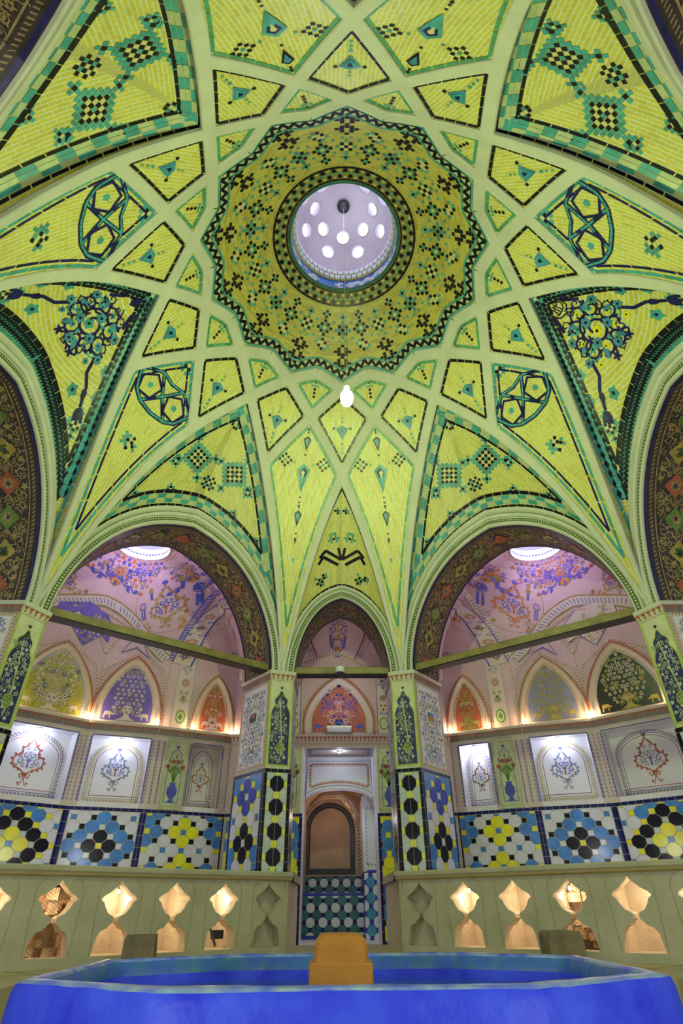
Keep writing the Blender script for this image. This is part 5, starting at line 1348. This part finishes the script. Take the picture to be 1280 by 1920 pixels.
# vaulted passage ceiling with painted bands
cs = [(-.19, .30), (-.14, .40), (-.06, .46), (.03, .47), (.10, .42), (.15, .30)]
for i in range(5):
    (xa, za_), (xb, zb_) = cs[i], cs[i+1]; mb.face([(xa, YI+.06, za_+.02), (xb, YI+.06, zb_+.02), (xb, YB, zb_), (xa, YB, za_)], 'corridor_plaster')
cp, _ = csurf([(-.185, 1.98, .33), (-.14, 1.96, .385), (-.07, 1.90, .425), (.0, 1.86, .42), (.06, 1.84, .36), (.085, 1.82, .28), (.088, 1.82, .13)], Vector((-.05, 1.6, .1)))
chain(Cv(cp, mb, h=.002), [(0, 0), (_, 0)], .022, 'corridor_plaster', 'black_plastic', .014, 'wave')
cp, _ = csurf([(-.14, 1.80, .44), (-.03, 1.78, .44), (.05, 1.77, .385), (.09, 1.765, .32)], Vector((-.05, 1.6, .1)))
chain(Cv(cp, mb, h=.002), [(0, 0), (_, 0)], .020, 'corridor_plaster', 'black_plastic', .014, 'wave')
mb.build('passage', wf)
light('passage_lamp', (-.04, 1.86, .34), 3.2, (1, .62, .32), .05); light('passage_day', (.02, 1.66, .30), 3.0, (.62, .66, 1), .06)

# vault over the passage between small arch and doorway
C = (-.0, 1.29); bd = []
I = BAYS[0].I(12)
for x, z in I: p = BAYS[0].pt(x, z, ADEP); bd.append(p)
bd += [(.40, 1.11, .72), (.455, 1.40, .88), (0, 1.404, .895), (-.455, 1.40, .88), (-.40, 1.11, .72)]
def boundP(ph):
    d = (cos(ph), sin(ph)); best = None
    for i in range(len(bd)):
        P, R_ = bd[i], bd[(i+1) % len(bd)]; ex, ey = R_[0]-P[0], R_[1]-P[1]; den = d[0]*ey-d[1]*ex
        if abs(den) < 1e-9: continue
        t = ((P[0]-C[0])*ey-(P[1]-C[1])*ex)/den; u_ = ((P[0]-C[0])*d[1]-(P[1]-C[1])*d[0])/den
        if t > 0 and -1e-6 <= u_ <= 1+1e-6 and (best is None or t < best[0]): best = (t, P[2]+(R_[2]-P[2])*u_)
    return best or (.1, .8)
def zfP(x, y):
    dx, dy = x-C[0], y-C[1]; r = sqrt(dx*dx+dy*dy); t, zb = boundP(atan2(dy, dx)); k = min(1, r/t); return zb+(1.10-zb)*(1-k**2)**.55
mb = Mb(); N = 64
for i in range(N):
    a, b2 = i*2*pi/N+.01, (i+1)*2*pi/N+.01
    for k in range(10):
        f0, f1 = 1-(1-k/10)**1.5, 1-(1-(k+1)/10)**1.5; q = []
        for an, f in ((a, f0), (a, f1), (b2, f1), (b2, f0)):
            r = boundP(an)[0]*f; x, y = C[0]+r*cos(an), C[1]+r*sin(an); q.append((x, y, zfP(x, y)))
        mb.face(q, 'pink_plaster')
T = Cv(rsurf(zfP, boundP, C, (-.012, 1.385, 1.0)), mb, h=.002)
bigvase(T.at(0, -.002), .098, 'violet', 'brick_red', 'fountain')
for q in (-1, 1):
    for o, m, w_ in ((.125, 'dark_red', .007), (.140, 'violet', .003), (.162, 'violet', .003)): T.stroke([(q*o, -.085), (q*(o-.002), -.03), (q*(o-.004), .03), (q*(o-.01), .09)], w_, m)
    for y in (-.05, .03): rosette(T.up(), q*.152, y, .011, 'dark_red', 'wall_plaster', 'orange')
T = Cv(rsurf(zfP, boundP, C, (-.012, 1.385, .905)), mb, h=.002)
chain(T, [(-.22, -.02), (-.15, -.03), (-.08, -.005), (0, .02), (.08, -.005), (.15, -.03), (.22, -.02)], .010, 'wall_plaster', 'dark_red', .012, 'wave')
mb.build('passage_vault', wf)
light('passage_vault_light', (0, 1.27, .72), 5, (.72, .62, 1), .12)

# ---------------------------------------------------------------- parapet benches with pierced openings
HOLE = [(0, .056), (.006, .047), (.020, .036), (.024, .032), (.040, .024), (.0455, .017), (.036, .010), (.031, 0), (.022, -.011), (.010, -.016), (.006, -.020), (.0065, -.028), (.018, -.038), (.019, -.041), (.032, -.045), (.0405, -.056), (.0455, -.092)]
def holepoly(t): return [(t+x, z) for x, z in HOLE]+[(t-x, z) for x, z in HOLE[::-1]][:-1]
def parapet(sg):
    b = BAYS[1] if sg < 0 else BAYS[7]; dirn = (sg*cos(b.az if sg < 0 else -b.az), 0)
    az = STEP*1.5; n_ = (sg*sin(az), cos(az)); t_ = (sg*cos(az), -sin(az)); AP = .868
    def pos(t, z, out=0): return (n_[0]*(AP+out)+t_[0]*t, n_[1]*(AP+out)+t_[1]*t, z)
    root = empty('parapet_bench', pos(0, -ZF), 'pierced stone bench wall with lamplit openings, %s of the doorway' % ('left' if sg < 0 else 'right'), 'parapet', 'pierced bench walls either side of the doorway')
    T0, T1 = -.478, .50; hs = [-.265, -.118, .03, .177, .324, .47-.0]; hs = hs[:5]
    outer = [(T0, -ZF), (T1, -ZF), (T1, .064), (T0, .064)]; hl = [holepoly(t) for t in hs+[-.410]]
    allp = [Vector((x, z, 0)) for x, z in outer]; lists = [[Vector((x, z, 0)) for x, z in outer]]+[[Vector((x, z, 0)) for x, z in h] for h in hl]
    flat = [(v[0], v[1]) for l_ in lists for v in l_]; mb = Mb()
    for tri in tessellate_polygon(lists): mb.face([pos(*flat[i]) for i in tri], 'stone')
    for k, h in enumerate(hl):
        dep = .040 if k < len(hs) else .030; m = 'stone_warm' if k < len(hs) else 'stone'
        for i in range(len(h)): a, c = h[i], h[(i+1) % len(h)]; mb.face([pos(*a), pos(*c), pos(*c, dep), pos(*a, dep)], m)
    # incised outlines between the openings
    cv = Cv(lambda a, z, h: pos(a, z, -h), mb, h=.0006)
    for t in [-.338, -.191, -.044, .103, .25, .395]:
        for q in (-1, 1): cv.stroke([(t+q*.040, .060), (t+q*.026, .052), (t+q*.019, .036), (t+q*.020, -.02), (t+q*.024, -.09)], .0018, 'stone_edge')
    # return wall along the passage
    e0 = pos(T0, 0)[:2]; e1 = (sg*.160, 1.405)
    mb.face([(*e0, -ZF), (*e1, -ZF), (*e1, .064), (*e0, .064)], 'stone_warm')
    mb.build('pierced_slab', root)
    # blind recess back
    mb = Mb(); mb.face([pos(-.46, -ZF, .030), pos(-.36, -ZF, .030), pos(-.36, .062, .030), pos(-.46, .062, .030)], 'stone')
    c_ = Cv(lambda a, z, h: pos(a, z, .030-h), mb, h=.001); c_.poly([(-.41+x, z) for x, z in ((0, .030), (.012, .008), (.016, -.012), (.004, -.02), (.006, -.034), (.03, -.06), (.036, -.092), (-.036, -.092), (-.03, -.06), (-.006, -.034), (-.004, -.02), (-.016, -.012), (-.012, .008))], 'stone'); mb.build('blind_recess', root)
    # cap with rounded nosing, running round the passage end
    mb = Mb(); pf = []
    for o, z in ((.05, .062), (-.004, .062), (-.010, .066), (-.010, .071), (-.014, .074), (-.015, .081), (-.011, .085), (.05, .085)): pf.append([pos(T0-.008+(o < .0)*0, z, o), pos(T1, z, o)])
    for i in range(len(pf)-1): mb.face([pf[i][0], pf[i][1], pf[i+1][1], pf[i+1][0]], 'stone_edge' if i in (0, 1, 2) else 'stone')
    mb.face([p[0] for p in pf], 'stone_edge')
    a, c = pos(T0-.008, 0, -.015)[:2], (sg*.150, 1.405)
    for z0, z1, m in ((.062, .085, 'stone'),): mb.face([(*a, z0), (*c, z0), (*c, z1), (*a, z1)], m)
    mb.face([(*a, .085), (*c, .085), (sg*.25, 1.405, .085), (*pos(T0+.1, 0, .05)[:2], .085)], 'stone')
    mb.build('cap', root)
    # cavities behind the openings
    for k, t in enumerate(hs):
        mb = Mb(); d0, d1 = .040, .135; w_ = .058; m = 'stone_warm'
        if (sg < 0 and k in (3, 4)) or (sg > 0 and k == 4): m = 'rubble'
        q = [pos(t-w_, -.094, d0), pos(t+w_, -.094, d0), pos(t+w_*.8, -.094, d1), pos(t-w_*.8, -.094, d1)]; r = [(x, y, .060) for x, y, z in q]
        mb.face(q, 'stone_warm'); mb.face(r, 'stone_warm')
        for i in (1, 2, 3): mb.face([q[i], q[(i+1) % 4], r[(i+1) % 4], r[i]], m)
        if m == 'rubble' or (sg > 0 and k == 2):
            R_ = random.Random(k)
            for _ in range(26):
                x, z, s_ = t+R_.uniform(-.04, .04), R_.uniform(-.09, .05), R_.uniform(.006, .016); mb.box(pos(x, z, .115+R_.uniform(-.02, .015)), (s_, s_, s_*.8), 'rubble', R_.random()*3)
        mb.face([pos(t-.05, -.093, 0), pos(t+.05, -.093, 0), pos(t+.05, -.093, d0), pos(t-.05, -.093, d0)], 'stone_warm')
        mb.build('cavity', root)
        p = pos(t+(.026 if k % 2 else -.022), .034, .075)
        L_ = light('bench_lamp_light', (p[0], p[1], p[2]-.018), 3.0, (1, .80, .52), .012)
        tt = empty('bench_lamp', p, 'small warm lamp inside the %s bench opening %s' % ('left' if sg < 0 else 'right', ('next to the blind recess', 'second from the doorway', 'behind the loose stone block', 'fourth from the doorway', 'nearest the picture edge')[k]), 'lamp', 'little lamps inside the pierced benches')
        mb = Mb(); mb.lathe(p, [(.003, -.004), (.005, 0), (.003, .005)], 'warm_glow', 8); mb.build('bulb', tt); mb = Mb(); mb.lathe((p[0], p[1], p[2]+.006), [(.0035, -.001), (.0035, .019)], 'white_plastic', 8); mb.build('socket', tt)
    # wire netting in two openings
    for k in ((2 if sg > 0 else 3),):
        t = hs[k]; mb = Mb(); R_ = .0042
        for i in range(-9, 10):
            for j_ in range(-13, 10):
                x = t+i*R_*1.5; z = -.02+(j_+.5*(i % 2))*R_*1.732
                if abs(x-t) < .05 and -.094 < z < .056 and (x-t)*(1 if sg > 0 else 1) < (.03 if z > 0 else .055) and not (z < -.03 and x < t-.05):
                    P = [(x+R_*cos(k_*pi/3), z+R_*sin(k_*pi/3)) for k_ in range(4)]
                    for a_, b2 in zip(P, P[1:]): mb.tube([pos(*a_, .05), pos(*b2, .05)], .0004, 'wire', 4)
        o = mb.build('wire_netting', None, loc=pos(t, -.02, .05)); tag(o, 'hexagonal wire netting across a %s bench opening' % ('left' if sg < 0 else 'right'), 'netting')
    return pos
posL = parapet(-1); posR = parapet(1)
for sg, ps, t, w_, lab in ((-1, posL, -.008, .040, 'low dark stone block standing before the left bench'), (1, posR, .018, .046, 'low dark stone block standing before the right bench')):
    x, y, _z = ps(t, 0, -.085); mb = Mb(); R_ = random.Random(3+sg); rz = .15 if sg < 0 else -.05
    n = 4
    for i in range(1):
        P = []
        for zz, k_ in ((-ZF, 1.0), (-ZF+.004, 1.04), (-ZF+.052, .97), (-ZF+.060, .88)):
            P.append([(x+w_*k_*cos(a)*1.25, y+w_*k_*sin(a)*1.25, zz+R_.uniform(-.0015, .0015)*(zz > -ZF)) for a in [pi/4+rz+q*pi/2+R_.uniform(-.06, .06) for q in range(4)]])
        mb.rings(P, 'block', True)
    o = mb.build('stone_block', None, loc=(x, y, -ZF)); tag(o, lab, 'stone')
mb = Mb()
p0, p1, p2 = posL(-.285, -.088, .06), posL(-.262, -.03, .075), posL(-.248, .03, .08)
mb.tube([p0, p1, p2], .0035, 'black_plastic'); mb.box(posL(-.292, -.062, .07), (.016, .008, .010), 'black_plastic', .5); o = mb.build('cable_fixture', None, loc=p0); tag(o, 'dark cable clamp leaning inside the left bench opening beside the blind recess', 'cable')
# bench deck behind the parapets
mb = Mb()
for sg in (-1, 1):
    Q = ALC[sg][1]; P = [(sg*.16, 1.405), (sg*.455, 1.41), Q[2], Q[3], Q[4], Q[5], Q[6], (sg*1.2, .18)]+[(posL if sg < 0 else posR)(t, 0, .045)[:2] for t in (.5, -.478)]
    mb.face([(*p, .060) for p in P], 'stone')
mb.build('trim_1', None, kind='structure')

# ---------------------------------------------------------------- tie beams
for bi, lab in ((1, 'long weathered wooden tie beam across the left arch'), (7, 'long weathered wooden tie beam across the right arch'), (0, 'short wooden tie beam across the doorway arch')):
    b = BAYS[bi]; mb = Mb(); hw = b.hw+.01; o0, o1 = .018, .060; z0, z1 = .702, .731
    c = [b.pt(l, z, o) for l in (-hw, hw) for o in (o0, o1) for z in (z0, z1)]
    nx = 12; R_ = random.Random(bi)
    rows = []
    for i in range(nx+1):
        l = -hw+2*hw*i/nx; j_ = R_.uniform(-.0008, .0008); rows.append([b.pt(l, z0+j_, o0+.002), b.pt(l, z0+.004, o0), b.pt(l, z1-.003+j_, o0), b.pt(l, z1, o0+.003), b.pt(l, z1, o1), b.pt(l, z0, o1)])
    for i in range(nx):
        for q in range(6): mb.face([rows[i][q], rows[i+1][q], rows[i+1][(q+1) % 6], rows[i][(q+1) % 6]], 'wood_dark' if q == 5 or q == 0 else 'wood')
    mb.face(rows[0], 'wood'); mb.face(rows[-1], 'wood')
    o = mb.build('tie_beam', None, loc=b.pt(0, .70, .04)); tag(o, lab, 'beam')
# ---------------------------------------------------------------- pool and fountain stone
PC = (-.018, .012); PX, PY, PXs, PYs = .405, .268, .205, .155; ZR = -.070
def poolp(k, z, c=PC):
    return [(c[0]+x, c[1]+y, z) for x, y in ((-PXs-.4*(k), -PY-k), (PXs+.4*k, -PY-k), (PX+k, -PYs-.4*k), (PX+k, PYs+.4*k), (PXs+.4*k, PY+k), (-PXs-.4*k, PY+k), (-PX-k, PYs+.4*k), (-PX-k, -PYs-.4*k))]
def dens(P, n=10): 
    out = []
    for i in range(len(P)):
        a, b_ = P[i], P[(i+1) % len(P)]
        for k in range(n): out.append(tuple(a[q]+(b_[q]-a[q])*k/n for q in range(3)))
    return out
def wob(P, s_, seed): R_ = random.Random(seed); return [(x+R_.uniform(-s_, s_), y+R_.uniform(-s_, s_), z+R_.uniform(-s_, s_)) for x, y, z in P]
pool = empty('pool_basin', (PC[0], PC[1], ZL), 'low octagonal basin painted deep blue in the middle of the hall', 'pool')
mb = Mb()
mb.rings([dens(poolp(.006, ZL)), wob(dens(poolp(.002, -.11)), .0008, 1), wob(dens(poolp(-.001, -.082)), .0008, 2), wob(dens(poolp(-.004, -.0735)), .0008, 3)], 'pool_blue')
mb.rings([wob(dens(poolp(-.004, -.0735)), .0008, 3), wob(dens(poolp(-.010, ZR)), .0006, 4), wob(dens(poolp(-.022, ZR+.0004)), .0006, 5), wob(dens(poolp(-.027, -.0735)), .0006, 6)], 'rim_worn')
mb.rings([wob(dens(poolp(-.027, -.0735)), .0006, 6), dens(poolp(-.030, -.092)), ], 'pool_worn'); mb.rings([dens(poolp(-.030, -.092)), dens(poolp(-.032, -.13))], 'pool_blue')
mb.face(poolp(-.032, -.13), 'pool_blue'); mb.build('basin_wall', pool, smooth=True, weld=True)
mb = Mb(); mb.face(poolp(-.0305, -.105), 'water'); o = mb.build('water', None, kind='stuff', loc=(PC[0], PC[1], -.105)); tag(o, 'shallow still water lying in the blue basin', 'water')
ft = empty('fountain_stone', (-.023, .0, -.13), 'ochre rounded fountain stone on a square base rising from the pool', 'fountain')
mb = Mb(); c = (-.023, 0)
def rr(hx, hy, r, z, n=5):
    P = []
    for qx, qy, a0 in ((1, 1, 0), (-1, 1, 90), (-1, -1, 180), (1, -1, 270)):
        for i in range(n+1): a = radians(a0+90*i/n); P.append((c[0]+qx*(hx-r)+r*cos(a), c[1]+qy*(hy-r)+r*sin(a), z))
    return P
mb.rings([rr(.0445, .0445, .004, -.13), rr(.0445, .0445, .004, -.0655), rr(.043, .043, .004, -.064)], 'fountain', True); mb.build('base', ft)
mb = Mb(); R = [rr(.038, .038, .008, -.064)]
for i in range(9): a = i/8*pi/2; R.append(rr(.038-.016*(1-cos(a)), .038-.016*(1-cos(a)), .010+.004*i/8, -.048+.016*sin(a)))
mb.rings(R, 'fountain', True); mb.build('cap', ft, smooth=True)
# ---------------------------------------------------------------- hanging bulb
hb = empty('hanging_bulb', (0, 0, 1.117), 'bright bare bulb hanging on a long thin cord under the dome', 'lamp')
mb = Mb(); mb.lathe((0, 0, 1.117), [(.004, -.030), (.012, -.024), (.0165, -.012), (.0175, 0), (.015, .012), (.010, .020), (.008, .026)], 'bulb_glow', 20); o = mb.build('bulb', hb, smooth=True); o.visible_shadow = True
mb = Mb(); mb.lathe((0, 0, 1.15), [(.0085, -.008), (.0085, .006), (.004, .012)], 'white_plastic', 14); mb.build('socket', hb)
mb = Mb(); mb.tube([(0, 0, 1.16), (0, 0, 1.6), (0, 0, 2.165)], .0008, 'white_plastic', 6); mb.build('cord', hb)
mb = Mb(); mb.lathe((0, 0, 2.165), [(.012, -.004), (.022, 0), (.024, .012), (.018, .024)], 'black_plastic', 20); mb.build('ceiling_rose', hb)
# ---------------------------------------------------------------- dome camera on the short beam, emergency light, downlights, ledge lamps
bc = BAYS[0].pt(-.008, .71, .0); sc = empty('security_camera', bc, 'small white dome camera mounted on the short beam over the doorway', 'camera')
mb = Mb(); mb.lathe((bc[0], bc[1]+.004, .714), [(.015, .012), (.0185, .008), (.0185, -.004), (.017, -.010)], 'white_plastic', 20); mb.build('housing', sc, smooth=False)
mb = Mb(); mb.lathe((bc[0], bc[1]+.004, .704), [(.0135, 0), (.0125, -.007), (.009, -.0125), (.003, -.015)], 'black_plastic', 18); mb.build('lens_dome', sc, smooth=True)
el = empty('emergency_light', (-.008, 1.385, .587), 'slim silver box light lying on the ledge above the doorway', 'light fixture')
mb = Mb(); mb.box((-.008, 1.378, .601), (.052, .010, .0135), 'metal'); mb.build('housing', el, bevel=.002)
mb = Mb(); mb.box((-.008, 1.3675, .601), (.046, .0006, .009), 'white_plastic'); mb.build('cover', el)
def downlight(p, e, lab, col=(.70, .76, 1)):
    t = empty('downlight', p, lab, 'spotlight', 'white spotlights over the wall niches')
    mb = Mb(); mb.lathe(p, [(.010, .003), (.010, -.002), (.0075, -.003)], 'metal', 14); mb.build('rim', t); mb = Mb(); mb.lathe((p[0], p[1], p[2]-.0032), [(.007, .0005), (.005, -.002)], 'white_glow', 12); mb.build('lens', t)
    light('downlight_beam', (p[0], p[1], p[2]-.008), e, col, .02)
for sg in (-1, 1):
    Q = ALC[sg][1]; side_ = 'left' if sg < 0 else 'right'
    for i, a, e in ((1, .105, 0 if sg < 0 else 5), (2, .127, 6.5), (3, .16, 8 if sg < 0 else 0)):
        if not e: continue
        sf, l = wall_canvas(Q[i], Q[i+1]); downlight(sf(a, .5345, -.018), e, 'bright white downlight in the %s wall, in the niche with %s' % (side_, ('the narrow arched panel', 'the middle arched panel', 'the red-edged medallion')[i-1]))
    for i, (a0, a1) in enumerate(((.012, .190), (.004, .262), (.010, .310))):
        sf, l = wall_canvas(Q[i+1], Q[i+2])
        for k, a in enumerate((a0+.006, a1-.006)):
            p = sf(a, .594, .026); t = empty('ledge_lamp', sf(a, .5868, .010), 'warm lamp on the %s ledge, %s foot of the %s pointed arch' % (side_, 'inner' if k == 0 else 'outer', ('small red', 'middle', 'outermost')[i]), 'lamp', 'warm lamps along the ledge')
            mb = Mb(); q = sf(a, .590, .012); mb.box((q[0], q[1], .5905), (.005, .003, .0035), 'warm_glow', .3); mb.build('lens', t); mb = Mb(); mb.box((q[0], q[1], .5872), (.007, .0045, .001), 'black_plastic', .3); mb.build('base', t)
            light('ledge_lamp_light', sf(a, .600, .022), 3.4, (1, .66, .34), .012)
downlight((-.005, 1.47, .535), 3.5, 'bright white downlight in the ceiling of the doorway recess')
